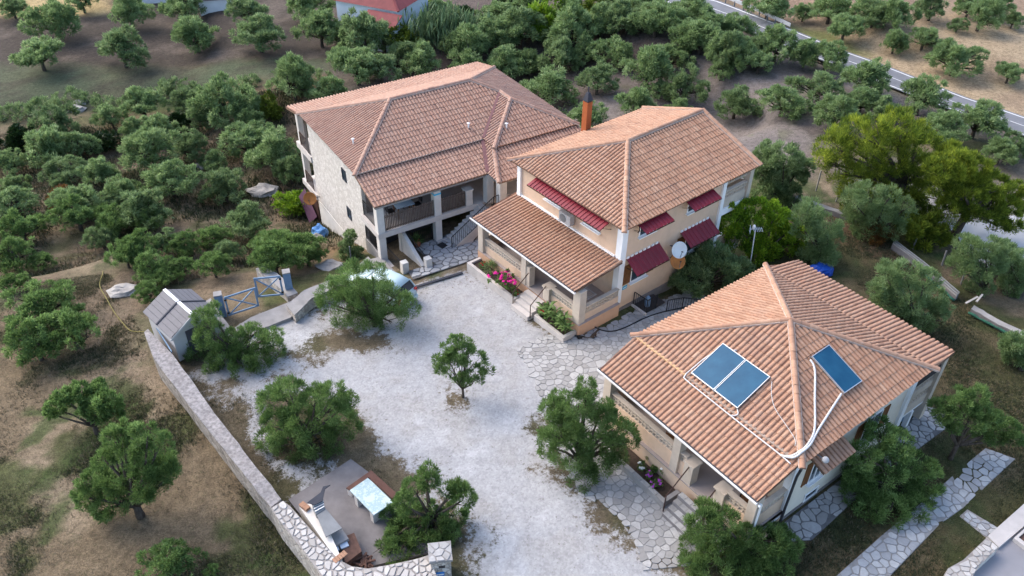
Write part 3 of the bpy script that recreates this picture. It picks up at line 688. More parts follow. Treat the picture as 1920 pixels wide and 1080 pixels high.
# ================================================================== HOUSE nearest the camera (tiled roof with solar collectors)
E3, A3, B3, AP3 = 4.10, 8.57, 8.365, 5.802; S3 = (AP3-E3)/(B3/2)
h3 = thing('bungalow', 'cream bungalow with tiled pyramid roof carrying blue solar collectors', 'house', W(H3, 0, 0), H3[2])
wall = MB(); wall.box(-A3+.38, -.38, .38, B3-.38, -.3, E3-.03); obj('wall', wall, M['cream'], h3)
fl = MB(); fl.box(-A3+.2, -.22, -1.74, .377, -.3, .95); obj('porch_base', fl, M['peach'], h3)
obj('porch_floor', MB().box(-A3+.16, -.18, -1.78, .376, .954, 1.0), M['floor'], h3)
obj('plinth', MB().box(-A3+.33, -.33, .33, B3-.33, -.3, .12), M['conc'], h3)
# porch columns, parapets
for x0, x1, z1 in ((-8.38, -7.97, 3.22), (-4.32, -3.95, 3.22), (-.62, -.24, 3.22)): obj('column', MB().box(x0, x1, -1.74, -1.36, 1.0, z1), M['stonecol'], h3)
for x0, x1 in ((-3.62, -3.18), (-2.05, -1.60)):
    p = MB().box(x0, x1, -1.75, -1.33, 1.0, 2.05); p.box(x0-.05, x1+.05, -1.80, -1.28, 2.053, 2.13); obj('pier', p, M['stonecol'], h3)
def parapet(x0, x1, y, zt=2.2):
    obj('parapet', MB().box(x0, x1, y-.07, y+.07, 1.0, zt-.46), M['peach'], h3); obj('coping', MB().box(x0, x1, y-.11, y+.11, zt-.052, zt), M['stonecol'], h3)
    breeze(h3, (x0, y), (x1, y), zt-.457, 2, M['stonecol'], .2)
parapet(-7.965, -4.325, -1.55); parapet(-3.945, -3.625, -1.55); parapet(-1.595, -.625, -1.55)
def side_parapet(u, v0, v1, z0, zt):
    obj('parapet', MB().box(u-.07, u+.07, v0, v1, z0, zt-.46), M['peach'], h3); obj('coping', MB().box(u-.10, u+.10, v0, v1, zt-.052, zt), M['stonecol'], h3)
    breeze(h3, (u, v0), (u, v1), zt-.457, 2, M['stonecol'], .2)
side_parapet(-.42, -1.355, .36, 1.0, 2.2); side_parapet(-8.2, -1.355, .36, 1.0, 2.2)
obj('floor_band', MB().box(-.27, -.19, -1.5, .36, .80, 1.0), M['white'], h3)
for u, v in ((-.41, .41), (-A3+.41, .41), (-.41, B3-.41)):
    obj('corner_pilaster', MB().box(u-.15, u+.15, v-.15, v+.15, .75, E3-.06), M['white'], h3)
# steps up to the porch, laid with slabs
rr_ = np.random.default_rng(5)
for i in range(5):
    z1 = 1.0-.2*i-.004*(i == 0); y1 = -1.79-.24*i
    st = obj('step', MB().box(-3.25, -1.98, y1-.24, y1, -.2, z1-.03), M['conc'], h3) if i else None
    if st:
        for k in range(4): x0 = -3.25+k*.3175; obj('slab', MB().box(x0+.008, x0+.31, y1-.235, y1-.006, z1-.029, z1, float(rr_.random())), M['flag'], st)
for u in (-3.38, -2.02): obj('handrail', MB().tube([(u, -2.82, 0.05), (u, -2.82, .98), (u, -1.70, 1.98)], .026, 8), M['ironbr'], h3)
# rooms behind the porch: door and window
obj('door', MB().box(-3.4, -2.4, .33, .376, 1.0, 3.05), M['woodbr'], h3); window(h3, 'v', .376, -6.7, -5.3, 1.75, 3.0, -1, M['woodbr'], M['woodbr'], True)
# south-east windows, shutter, canopy
window(h3, 'u', -.38, 1.75, 2.45, 1.5, 2.8, 1, M['white'], M['woodbr']); window(h3, 'u', -.38, 1.98, 2.75, .18, .52, 1, M['white'], None, False, False); window(h3, 'u', -.38, 5.0, 6.0, 1.7, 2.9, 1, M['white'], M['woodbr'])
# rear terrace with breeze block screens
obj('terrace_floor', MB().box(-A3+.4, -.36, B3-.376, 10.2, .95, 1.12), M['white'], h3)
obj('terrace_column', MB().box(-.56, -.22, 9.92, 10.22, -.2, 3.6), M['stonecol'], h3); obj('terrace_column', MB().box(-A3+.3, -A3+.6, 9.92, 10.22, -.2, 3.5), M['stonecol'], h3)
obj('terrace_beam', MB().box(-.52, -.28, B3-.37, 9.915, 2.95, 3.3), M['dark'], h3)
obj('basement_wall', MB().box(-A3+.5, -.62, B3-.376, 9.9, -.2, .946), M['bluegate'], h3)
obj('basement_post', MB().box(-.5, -.3, 9.0, 9.18, -.2, .946), M['white'], h3)
for zt in (2.05, 2.85):
    breeze(h3, (-.42, B3-.24), (-.42, 9.91), zt-.42, 2, M['stonecol'], .2)
obj('screen_rail', MB().box(-.5, -.34, B3-.24, 9.91, 2.04, 2.43), M['stonecol'], h3); obj('screen_foot', MB().box(-.5, -.34, B3-.24, 9.91, 1.123, 1.62), M['stonecol'], h3)
# roof
r3 = Roof(h3, H3, M['tile_warm'])
L, B_, R_, T_, AP = (-A3, 0, E3), (0, 0, E3), (0, B3, E3), (-A3, B3, E3), (-A3/2, B3/2, AP3)
PZ, PO = 3.389, -1.986; SP = (E3-PZ)/-PO
r3.plane((-A3, 0, E3), (1, 0, 0), [L, B_, AP]); r3.plane((0, 0, E3), (0, 1, 0), [B_, R_, AP])
r3.plane((0, B3, E3), (-1, 0, 0), [R_, T_, AP]); r3.plane((-A3, B3, E3), (0, -1, 0), [T_, L, AP])
r3.plane((-A3, PO, PZ), (1, 0, 0), [(-A3+.13, PO, PZ), (-.15, PO, PZ), (-.06, -.02, E3-.015), (-A3+.04, -.02, E3-.015)])
EX, EZ = 2.24, 3.643
r3.plane((-.1, B3+EX, EZ), (-1, 0, 0), [(-.24, B3+EX, EZ), (-A3+.24, B3+EX, EZ), (-A3+.02, B3+.02, E3-.012), (-.02, B3+.02, E3-.012)])
for c in (L, B_, R_, T_): r3.ridge((c[0]*1.0-(.12 if c[0] < -1 else -.12), c[1]+(.12 if c[1] > 1 else -.12), E3-.05+.02), AP)
r3.plane((.42, 1.1, 3.22), (0, 1, 0), [(.42, 1.1, 3.22), (.42, 3.0, 3.22), (-.37, 3.0, 3.52), (-.37, 1.1, 3.52)])
r3.done()
flm = MB(); flm.bar((-A3+.1, -.02, E3+.03), (-5.6, -.02, E3+.03), .12, .06); obj('flashing', flm, plain('ochre flashing mortar', (.50, .33, .18), .9, .2, 6), h3)
flm = MB(); flm.bar((-5.6, -.03, E3+.02), (-.3, -.03, E3+.02), .13, .06); obj('flashing', flm, plain('grey flashing mortar', (.30, .235, .19), .9, .35, 7), h3)
g = MB(); g.bar((-A3+.05, PO-.07, PZ-.03), (-.10, PO-.07, PZ-.03), .10, .09); obj('gutter', g, M['gutter'], h3)
obj('gutter_strip', MB().bar((-A3+.06, PO-.06, PZ+.022), (-.11, PO-.06, PZ+.022), .06, .012), M['pipedk'], h3)  # dark strip laid along the top of the solid gutter
g = MB(); g.tube([(.05, -.02, E3-.1), (-.02, .12, E3-.35), (-.12, .2, 3.2), (-.16, .2, 1.25), (-.12, .1, .75), (-.14, -.1, .1)], .055, 8); obj('down_pipe', g, M['pipedk'], h3)
g = MB(); g.tube([(-.02, PO-.05, PZ-.08), (-.14, PO+.2, 3.1), (-.17, -1.62, 2.9), (-.19, -1.62, 1.2)], .045, 8); obj('down_pipe', g, M['white'], h3)
# collectors and their pipework
def sw(u, v, d=0): return Vector((u, v, E3+S3*v))+Vector((0, -S3, 1)).normalized()*d
def se(u, v, d=0): return Vector((u, v, E3-S3*u))+Vector((S3, 0, 1)).normalized()*d
def collector(label, f, c, group):
    ctr = sum((f(*p) for p in c), Vector())/4; base = Vector(W(H3, *ctr)); t = thing('solar_collector', label, 'solar panel', base, H3[2], group); off = -ctr
    lo = [f(*p, .10)+off for p in c]; hi = [f(*p, .185)+off for p in c]; mid = sum(hi, Vector())/4
    fr = MB()
    for i in range(4):
        a, b = lo[i], lo[(i+1) % 4]; A, B = hi[i], hi[(i+1) % 4]; ia, ib = A.lerp(mid, .03), B.lerp(mid, .03); la, lb = a.lerp(mid-(hi[0]-lo[0]), .03), b.lerp(mid-(hi[0]-lo[0]), .03)
        fr.add([a, b, lb, la, A, B, ib, ia], [(0, 3, 2, 1), (4, 5, 6, 7), (0, 1, 5, 4), (1, 2, 6, 5), (2, 3, 7, 6), (3, 0, 4, 7)])
    obj('frame', fr, M['alu'], t)
    g1 = [p.lerp(mid, .032)+(lo[0]-hi[0])*.2 for p in hi]; g0 = [p+(lo[0]-hi[0])*.7 for p in g1]; obj('glazing', MB().hexa(g0, g1), M['solar'], t)
    k = MB()
    for p in c: k.bar(f(p[0], p[1], .0)+off, f(p[0], p[1], .11)+off, .04)
    obj('bracket', k, M['zinc'], t); return t
collector('blue solar collector, left of the pair on the porch-side roof slope', sw, [(-5.48, .14), (-4.31, .14), (-4.31, 1.83), (-5.48, 1.83)], 'solar collectors')
collector('blue solar collector, right of the pair on the porch-side roof slope', sw, [(-4.27, .14), (-3.10, .14), (-3.10, 1.83), (-4.27, 1.83)], 'solar collectors')
collector('single blue solar collector lying alone on the right-hand roof slope', se, [(-1.08, 3.66), (-1.08, 4.77), (-2.77, 4.71), (-2.75, 3.62)], 'solar collectors')
def pipe(label, pts, r, mat, name='water_pipe', cat='pipe', h=H3):
    c = Vector(W(h, *pts[0])); t = thing(name, label, cat, c, h[2]); P = [Vector(p)-Vector(pts[0]) for p in pts]
    Q = []                                       # Catmull-Rom smoothing
    for i in range(len(P)-1):
        a, b, cc, d = P[max(i-1, 0)], P[i], P[i+1], P[min(i+2, len(P)-1)]
        for k in range(5): u = k/5; Q.append(.5*((2*b)+(cc-a)*u+(2*a-5*b+4*cc-d)*u*u+(3*b-a-3*cc+d)*u**3))
    Q.append(P[-1]); obj('tube', MB().tube(Q, r, 8), mat, t, True); return t
pipe('white lagged pipe curving down from top of the single collector', [se(-2.68, 3.50, .1), se(-2.30, 3.33, .1), se(-1.5, 2.40, .1), se(-.68, 1.43, .1), se(-.42, .75, .12), Vector((-.32, .28, E3+.28)), sw(-.42, -.02, .16), Vector((-.62, -.25, E3+.06))], .042, M['pipe'])
pipe('white lagged pipe running from lower corner of the single collector', [se(-1.13, 3.58, .1), se(-.82, 2.4, .1), se(-.58, 1.5, .1), se(-.36, .8, .12), Vector((-.25, .22, E3+.30)), Vector((-.34, -.10, E3+.14)), Vector((-.7, -.28, E3+.04))], .042, M['pipe'])
pipe('white pipe along the kink of the porch roof under the pair of collectors', [sw(-4.9, 1.95, .08), sw(-5.5, 1.2, .1), sw(-5.62, .25, .1), Vector((-5.60, -.12, E3+.06)), Vector((-5.4, -.22, E3+.03)), Vector((-4.0, -.25, E3+.03)), Vector((-2.5, -.27, E3+.03)), Vector((-.9, -.27, E3+.03)), Vector((-.25, -.30, E3+.02))], .026, M['pipe'])
pipe('thin pale cable snaking down tiles beside the pair of collectors', [sw(-2.95, 1.75, .09), sw(-2.6, 1.35, .08), sw(-2.1, 1.0, .08), sw(-1.35, .75, .08), sw(-.8, .55, .09), sw(-.6, .35, .1)], .011, M['pipe'], 'cable', 'cable')
pipe('short white pipe bend at lower corner of the pair of collectors', [sw(-3.08, .12, .12), sw(-2.95, .02, .12), sw(-2.98, -.1, .1), Vector((-3.1, -.25, E3+.04))], .022, M['pipe'])
lamp = thing('flood_light', 'small white round lamp on an arm at the roof corner', 'lamp', W(H3, -.36, .95, 3.95), H3[2])
obj('arm', MB().bar((0, 0, 0), (.62, .05, .0), .035), M['zinc'], lamp); obj('head', MB().lathe([(.03, -.05), (.12, -.03), (.13, .05), (.10, .09), (.01, .10)], 14, (.66, .05, 0), (.5, -.3, .8)), M['white_plastic'], lamp, True)

# planter by the porch
def planter(label, h, u0, u1, v0, v1, zt, wcurb, mat, sides='lfr'):
    t = thing('planter', label, 'planter', W(h, (u0+u1)/2, (v0+v1)/2), h[2]); cx, cy = (u0+u1)/2, (v0+v1)/2
    k = MB(); k.box(u0-cx, u1-cx, v0-cy, v0-cy+wcurb, -1.2, zt)
    if 'l' in sides: k.box(u0-cx, u0-cx+wcurb, v0-cy+wcurb+.002, v1-cy, -1.2, zt-.003)
    if 'r' in sides: k.box(u1-cx-wcurb, u1-cx, v0-cy+wcurb+.002, v1-cy, -1.2, zt-.003)
    obj('kerb', k, mat, t); obj('soil', MB().box(u0-cx+wcurb+.002, u1-cx-wcurb-.002, v0-cy+wcurb+.002, v1-cy, -.2, zt-.12), M['soil'], t); return t
pl3 = planter('long planter with dark soil before the bungalow porch', H3, -7.6, -3.5, -2.72, -1.79, .34, .18, M['concw'])
rr_ = np.random.default_rng(8)
for i in range(9):
    x0 = -2.05+i*.4556; obj('cap_stone', MB().box(x0+.01, x0+.445, -.475, -.29, .341, .375, float(rr_.random())), M['flag'], pl3)
# ================================================================== HOUSE 2: two-storey peach house
E2, A2, B2, AP2 = 5.316, 8.562, 10.226, 6.817; S2 = (AP2-E2)/(A2/2); NB = 7.85
h2 = thing('two_storey_house', 'peach two storey house with tiled porch and red sheet awnings', 'house', W(H2, 0, 0), H2[2])
w = MB(); w.box(-A2+.38, -.38, .38, NB, -1.2, E2-.03); obj('wall', w, M['peach'], h2)
obj('plinth', MB().box(-A2+.34, -.34, .6, NB-.2, -1.2, .05), M['conc'], h2)
obj('porch_base', MB().box(-A2+.25, -.10, -2.42, .376, -1.4, .66), M['apricot'], h2)
obj('porch_floor', MB().box(-A2+.22, -.07, -2.44, .375, .664, .70), M['floor'], h2)
for x0, x1 in ((-8.27, -7.86), (-4.58, -4.22), (-.62, -.14)): obj('column', MB().box(x0, x1, -2.42, -2.0, .70, 2.66), M['stonecol'], h2)
p = MB().box(-2.82, -2.38, -2.42, -1.98, .70, 1.46); p.box(-2.87, -2.33, -2.47, -1.93, 1.463, 1.54); obj('pier', p, M['stonecol'], h2)
p = MB().box(-4.215, -3.95, -2.38, -2.02, .70, 1.9); obj('pier', p, M['stonecol'], h2)
def parapet2(a, b, axis, c, z0, zt, mat):
    f = (lambda lo, hi, t0, t1, zz0, zz1: MB().box(lo, hi, c+t0, c+t1, zz0, zz1)) if axis == 'u' else (lambda lo, hi, t0, t1, zz0, zz1: MB().box(c+t0, c+t1, lo, hi, zz0, zz1))
    obj('parapet', f(a, b, -.07, .07, z0, zt-.46), mat, h2); obj('coping', f(a, b, -.11, .11, zt-.052, zt), M['stonecol'], h2)
    if axis == 'u': breeze(h2, (a, c), (b, c), zt-.457, 2, M['stonecol'], .2)
    else: breeze(h2, (c, a), (c, b), zt-.457, 2, M['stonecol'], .2)
parapet2(-7.855, -4.585, 'u', -2.2, .70, 1.60, M['peach']); parapet2(-2.375, -.625, 'u', -2.2, .70, 1.55, M['peach']); parapet2(-1.995, .37, 'v', -.30, .70, 1.55, M['peach']); parapet2(-1.995, .37, 'v', -8.1, .70, 1.55, M['peach'])
for i in range(4):
    obj('step', MB().box(-3.93, -2.62, -2.46-.28*(i+1), -2.46-.28*i, -.2, .62-.155*i), M['slab'], h2)
for u in (-3.98, -2.60): obj('handrail', MB().tube([(u, -3.42, .02), (u, -3.42, .85), (u, -2.42, 1.62)], .026, 8), M['ironbr'], h2)
obj('door', MB().box(-4.4, -3.4, .335, .377, .70, 2.75), M['woodbr'], h2); window(h2, 'v', .376, -7.2, -6.1, 1.4, 2.5, -1, M['woodbr'], M['woodbr'])
for u, v, z0 in ((-.49, .49, .45), (-A2+.41, .41, 3.2), (-.41, NB-.05, -.6)):
    k = .26 if z0 == .45 else .15
    obj('corner_pilaster', MB().box(u-k+.04, u+.15, v-.15, v+k-.04, z0, E2-.06), M['white'], h2)
# upper south-west windows and the long awning
window(h2, 'v', .38, -5.95, -4.85, 4.12, 4.95, -1, M['white']); window(h2, 'v', .38, -3.05, -1.95, 4.10, 4.95, -1, M['white'])
awning(h2, .377, -.45, -6.6, -1.14, 5.17, 4.90, 'v', 23, False)
# south-east windows and awnings
window(h2, 'u', -.38, 1.30, 2.35, 1.50, 2.70, 1, M['white'], M['woodbr']); window(h2, 'u', -.38, 5.3, 6.5, 1.50, 2.70, 1, M['white'], M['woodbr'])
window(h2, 'u', -.38, 1.55, 2.55, 4.2, 4.95, 1, M['white']); window(h2, 'u', -.38, 5.05, 6.1, 4.2, 4.95, 1, M['white'])
awning(h2, -.377, .45, .80, 3.15, 3.13, 2.55, 'u', 8); awning(h2, -.377, .45, 4.75, 7.05, 3.06, 2.55, 'u', 8)
awning(h2, -.377, .46, 1.10, 3.05, 5.20, 4.93, 'u', 8, False); awning(h2, -.377, .46, 4.55, 6.60, 5.17, 4.86, 'u', 8, False)
for v in (1.22, 4.85): obj('lantern_bracket', MB().tube([(-.38, v, 4.95), (-.15, v, 5.0), (-.12, v, 4.75), (-.2, v, 4.6)], .03, 6), M['ironbr'], h2)
# rear terraces
for z0, z1, mat in ((2.86, 3.26, M['white']), (-.1, .25, M['white'])): obj('terrace_slab', MB().box(-A2+.4, -.28, NB+.004, 10.1, z0, z1), mat, h2)
obj('terrace_column', MB().box(-.60, -.25, 9.82, 10.12, 3.263, E2-.05), M['stonecol'], h2); obj('terrace_column', MB().box(-.60, -.25, 9.82, 10.095, .26, 2.855), M['stonecol'], h2); obj('terrace_column', MB().box(-A2+.4, -A2+.7, 9.82, 10.12, 3.263, E2-.05), M['stonecol'], h2)
breeze(h2, (-.42, NB+.12), (-.42, 9.81), 3.86, 2, M['stonecol'], .2); obj('parapet', MB().box(-.49, -.35, NB+.12, 9.81, 3.262, 3.855), M['stonecol'], h2); obj('coping', MB().box(-.52, -.32, NB+.12, 9.81, 4.265, 4.33), M['stonecol'], h2)
breeze(h2, (-.42, NB+.12), (-.42, 9.81), 4.72, 1, M['stonecol'], .2)
obj('parapet', MB().box(-A2+.7, -.62, 9.95, 10.08, 3.262, 4.2), M['stonecol'], h2)
obj('terrace_wall', MB().box(-.5, -.36, NB+.12, 9.81, .252, 1.2), M['peach'], h2)
r2 = Roof(h2, H2, M['tile_warm'])
L, B_, R_, T_ = (-A2, 0, E2), (0, 0, E2), (0, B2, E2), (-A2, B2, E2); P1, P2 = (-A2/2, 4.339, AP2), (-A2/2, B2, AP2)
r2.plane(L, (1, 0, 0), [L, B_, P1]); r2.plane(B_, (0, 1, 0), [B_, R_, P2, P1]); r2.plane(T_, (0, -1, 0), [T_, L, P1, P2])
PZ2, PO2 = 2.807, -2.669
r2.plane((-A2, PO2, PZ2), (1, 0, 0), [(-A2+.16, PO2, PZ2), (-.28, PO2, PZ2), (-.22, .372, 3.215), (-A2+.12, .372, 3.215)])
d_ = .1
r2.ridge((-A2-.1, -.1, E2-.03), P1); r2.ridge((.1, -.1, E2-.03), P1); r2.ridge(P1, P2); r2.ridge((.04, B2-.06, E2+.0), (P2[0], B2-.06, AP2)); r2.ridge((-A2-.04, B2-.06, E2), (P2[0], B2-.06, AP2+.0))
deck2 = r2.done()
obj('gable_wall', MB().add([(-A2+.4, NB, E2-.03), (-.4, NB, E2-.03), (-A2/2, NB, AP2-.2), (-A2+.4, NB-.15, E2-.03), (-.4, NB-.15, E2-.03), (-A2/2, NB-.15, AP2-.2)], [(0, 2, 1), (3, 4, 5), (0, 1, 4, 3), (1, 2, 5, 4), (2, 0, 3, 5)]), M['peach'], h2)
fl2 = MB(); fl2.bar((-A2+.25, .33, 3.30), (-.75, .33, 3.30), .10, .075)
rr_ = np.random.default_rng(3)
obj('flashing', fl2, M['white'], h2)
g = MB(); g.bar((-A2+.06, PO2-.07, PZ2-.03), (-.20, PO2-.07, PZ2-.03), .10, .09); obj('gutter', g, M['gutter'], h2); obj('gutter_strip', MB().bar((-A2+.07, PO2-.06, PZ2+.022), (-.21, PO2-.06, PZ2+.022), .06, .012), M['pipedk'], h2)  # solid gutter bar with a dark strip on top
# chimney on the north-west side
ch = MB(); cu, cv = -8.62, 5.55; ztop = 7.08
ch.box(cu-.20, cu+.18, cv-.19, cv+.19, 4.3, ztop); cho = obj('chimney', ch, M['chimney'], deck2)
cw = MB(); cw.hexa([(cu-.22, cv-.21, ztop+.06), (cu+.20, cv-.21, ztop+.06), (cu+.20, cv+.21, ztop+.06), (cu-.22, cv+.21, ztop+.06)], [(cu-.10, cv-.08, ztop+.52), (cu+.06, cv-.08, ztop+.52), (cu+.06, cv+.08, ztop+.52), (cu-.10, cv+.08, ztop+.52)])
cw.box(cu-.16, cu+.14, cv-.15, cv+.15, ztop, ztop+.058); cw.bar((cu-.02, cv, ztop+.5), (cu-.02, cv, ztop+.85), .05); obj('cowl', cw, M['cowl'], cho)
# things on and by the house
ac = thing('air_conditioner', 'white air conditioner box on the peach wall under long red awning', 'air conditioner', W(H2, -4.1, .14, 3.62), H2[2])
obj('casing', MB().box(-.42, .42, -.16, .16, 0, .56), M['white_plastic'], ac); obj('fan_grille', MB().lathe([(.05, 0), (.22, 0), (.22, .02), (.05, .02)], 18, (-.12, -.163, .28), (0, -1, 0)), M['zinc'], ac)
obj('bracket', MB().box(-.36, -.32, -.16, .23, -.06, -.003).box(.32, .36, -.16, .23, -.06, -.003), M['zinc'], ac); obj('drain_hose', MB().tube([(.3, .12, 0), (.3, .2, -.3), (.3, .22, -.36)], .015, 6), M['pipe'], ac)
def v3(h, d): return Vector((math.cos(h[2])*d[0]-math.sin(h[2])*d[1], math.sin(h[2])*d[0]+math.cos(h[2])*d[1], d[2]))
dish('satellite_dish', 'large white satellite dish on peach wall between the red awnings', W(H2, .22, 4.02, 2.62), v3(H2, (1, -.35, .55)), .44, M['dishw'], 'satellite dishes', v3(H2, (-.6, .1, -.1)))
dish('satellite_dish', 'rust orange dish hanging just below the white dish on peach wall', W(H2, .15, 4.15, 1.80), v3(H2, (.85, -.3, .75)), .43, M['disho'], 'satellite dishes', v3(H2, (-.53, .1, -.1)))
sg = thing('number_plate', 'small turquoise plate on the peach wall by white pilaster', 'sign', W(H2, -.37, .92, 1.30), H2[2]); obj('plate', MB().box(0, .02, -.16, .16, -.1, .1), M['signblue'], sg); obj('stripe', MB().box(.021, .025, -.12, .12, -.02, .02), M['white'], sg)
planter_l = planter('low planter of red and pink flowers left of the peach house steps', H2, -8.15, -4.05, -3.30, -2.43, .28, .17, M['slab'])
planter_r = planter('planter packed with tall dark leaves right of the peach house steps', H2, -2.45, -.22, -3.30, -2.43, .26, .17, M['slab'])
# basement stair with iron railings beside the south-east wall
bs = thing('basement_railing', 'black iron railing round the basement stair by the peach house', 'railing', W(H2, .55, 1.7, float(hz(*W(H2, .55, 1.7)[:2]))), H2[2])
railing(bs, [(-.85, -.02, 0), (.06, 0, 0), (.04, .75, 0)], .9, M['iron'], .13, 'railing'); obj('stair_well_shade', MB().box(-.85, .0, .06, 1.5, -.03, .035), M['dark'], bs); obj('kerb', MB().box(-.88, .12, -.16, -.03, -.1, .12), M['slab'], bs); obj('gas_bottle', MB().lathe([(.02, .04), (.14, .05), (.15, .1), (.15, .55), (.08, .66), (.05, .7), (.02, .72)], 12, (-.35, .5, 0)), M['bluegate'], bs, True)  # stair well is a flat plate with its shade painted in
b2 = at_terrain(1262, 588)[0]
bs2 = thing('garden_railing', 'short black iron railing by the bungalow roof edge', 'railing', b2, H2[2]); railing(bs2, [(-.3, -.2, 0), (.05, .6, 0), (.8, 1.2, 0)], .8, M['iron'], .13, 'railing')
rk = thing('drying_rack', 'white folding drying rack inside the porch corner', 'drying rack', W(H2, -1.1, -1.2, .70), H2[2])
m_ = MB()
for a, b in (((-.5, -.35), (.5, -.35)), ((.5, -.35), (.5, .35)), ((.5, .35), (-.5, .35)), ((-.5, .35), (-.5, -.35)), ((0, -.35), (0, .35))): m_.bar((*a, .85), (*b, .85), .022)
obj('frame', m_, M['white_plastic'], rk)
m_ = MB()
for i in range(7): m_.bar((-.45, -.3+.1*i, .86), (.45, -.3+.1*i, .86), .008)
obj('line', m_, M['white_plastic'], rk); m_ = MB()
for x in (-.45, .45): m_.bar((x, -.33, .84), (-x, -.2, 0), .02); m_.bar((x, .33, .84), (-x, .2, 0), .02)
obj('leg', m_, M['white_plastic'], rk)
def chair(label, loc, rz, mat, group):
    t = thing('chair', label, 'chair', loc, rz, group); obj('seat', MB().box(-.21, .21, -.2, .2, .42, .46), mat, t); b = MB(); b.bar((-.2, .2, .46), (-.2, .26, .9), .03); b.bar((.2, .2, .46), (.2, .26, .9), .03)
    for z in (.62, .74, .86): b.bar((-.2, .23, z), (.2, .23, z), .03, .05)
    obj('backrest', b, mat, t)
    for x in (-.19, .19):
        for y in (-.18, .18): obj('leg', MB().box(x-.016, x+.016, y-.016, y+.016, 0, .42), mat, t)
    return t
chair('dark iron chair behind the breeze block parapet of peach house porch', W(H2, -5.2, -1.55, .70), H2[2]+.4, M['iron'], 'porch chairs'); chair('dark chair beside the door of the peach house porch', W(H2, -3.5, -.6, .70), H2[2]+2.2, M['iron'], 'porch chairs')
chair('brown chair behind the long breeze block parapet of the bungalow', W(H3, -5.2, -.9, 1.0), H3[2]+.4, M['woodbr'], 'porch chairs'); 
bar_ = thing('wooden_barrel', 'dark barrel with hoops behind the breeze blocks at bungalow corner', 'barrel', W(H3, -1.1, -.95, 1.0), H3[2]); obj('staves', MB().lathe([(.02, 0), (.24, .01), (.29, .25), (.30, .45), (.29, .65), (.24, .88), (.02, .89)], 16), M['woodbr'], bar_, True)
for z in (.12, .32, .58, .78): obj('hoop', MB().lathe([(.275, z-.025), (.308, z-.025), (.308, z+.025), (.275, z+.025)], 16), M['iron'], bar_)
# black hose sagging on the terrace
def ground_line(label, name, cat, pix, r, mat, up=.03):
    P = []
    for p in pix: q, z = at_terrain(p[0], p[1], up); P.append(Vector(q))
    c = P[0].copy(); t = thing(name, label, cat, c); P = [p-c for p in P]; Q = []
    for i in range(len(P)-1):
        a, b, cc, d = P[max(i-1, 0)], P[i], P[i+1], P[min(i+2, len(P)-1)]
        for k in range(6): u = k/6; Q.append(.5*((2*b)+(cc-a)*u+(2*a-5*b+4*cc-d)*u*u+(3*b-a-3*cc+d)*u**3))
    Q.append(P[-1]); obj('tube', MB().tube(Q, r, 7), mat, t, True); return t
ground_line('black hose curving over the flagstones beside the peach house', 'garden_hose', 'hose', [(1104, 604), (1112, 611), (1128, 619), (1148, 621), (1172, 614), (1205, 598), (1235, 587), (1265, 580), (1310, 570)], .035, M['hose'])
ground_line('yellow hose lying across the dry field left of the shed', 'garden_hose', 'hose', [(198, 476), (193, 510), (187, 535), (200, 560), (214, 585), (228, 603), (245, 620), (272, 622)], .02, M['hosey'])

# ================================================================== HOUSE 1: rubble-stone house of three floors at the back
E1, A1, B1, AP1 = 3.927, 14.033, 8.603, 5.606; S1 = (AP1-E1)/(B1/2); P1w, Ww = 1.26, 5.869; PZ1, PO1 = 3.07, 2.309; UC = A1-Ww-PO1+1.229
h1 = thing('stone_house', 'large limewashed rubble stone house with balcony and L shaped tiled roof', 'house', W(H1, 0, 0), H1[2])
obj('wall', MB().box(.38, A1-.4, .42, 8.55, -5.4, E1-.04), M['rubblewhite'], h1)
obj('wing_wall', MB().box(A1-Ww+.5, A1-.41, -P1w+.42, .416, -3.2, E1-.05), M['offwhite'], h1)
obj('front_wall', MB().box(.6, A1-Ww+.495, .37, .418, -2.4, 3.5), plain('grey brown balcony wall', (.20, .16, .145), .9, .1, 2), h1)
obj('recess_shade', MB().box(.9, 5.6, .33, .368, -2.2, .66), M['dark'], h1)  # flat dark panel: shade of the ground floor put into its colour
# front balcony
obj('balcony_slab', MB().box(.18, A1-Ww+.6, -2.02, .366, .72, 1.05), M['slab'], h1)
obj('balcony_slab', MB().box(A1-Ww+.604, A1-.2, -3.35, -P1w+.417, .72, 1.05), M['slab'], h1)
for u, v in ((.22, -1.98), (3.76, -1.98)):
    obj('column', MB().box(u, u+.42, v, v+.42, 1.053, 2.98), M['offwhite'], h1); obj('column', MB().box(u+.01, u+.41, v+.01, v+.41, -2.3, .717), M['offwhite'], h1)
for u, v in ((7.00, -2.35), (7.25, -3.40)): obj('column', MB().box(u, u+.45, v, v+.45, 1.053, 2.98), M['offwhite'], h1); obj('column', MB().box(u+.01, u+.44, v+.01, v+.44, -1.5, .717), M['offwhite'], h1)
pr_ = MB().box(5.82, 6.24, -1.98, -1.56, 1.053, 2.05); pr_.box(5.77, 6.29, -2.03, -1.51, 2.053, 2.12); obj('pier', pr_, M['offwhite'], h1)
obj('column_band', MB().box(3.75, 4.19, -1.992, -1.55, 2.42, 2.52), M['signblue'], h1)
rr_ = np.random.default_rng(2)
def slats(a, b, v, z0, z1):
    n = int((b-a)/.098); r = obj('balustrade', MB().box(a, b, v-.02, v+.02, z0+.08, z0+.13), M['slatwood'], h1); obj('rail', MB().box(a, b, v-.02, v+.02, z1-.2, z1-.15), M['slatwood'], r)
    for i in range(n):
        x = a+(i+.5)*(b-a)/n; zt = z1+rr_.uniform(-.03, .015); obj('slat', MB().box(x-.034, x+.034, v-.045+rr_.uniform(-.004, .004), v-.022, z0+.03, zt, float(rr_.random())), M['slatwood'], r)
slats(.65, 3.75, -1.86, 1.06, 2.10); slats(4.19, 5.81, -1.86, 1.06, 2.10)
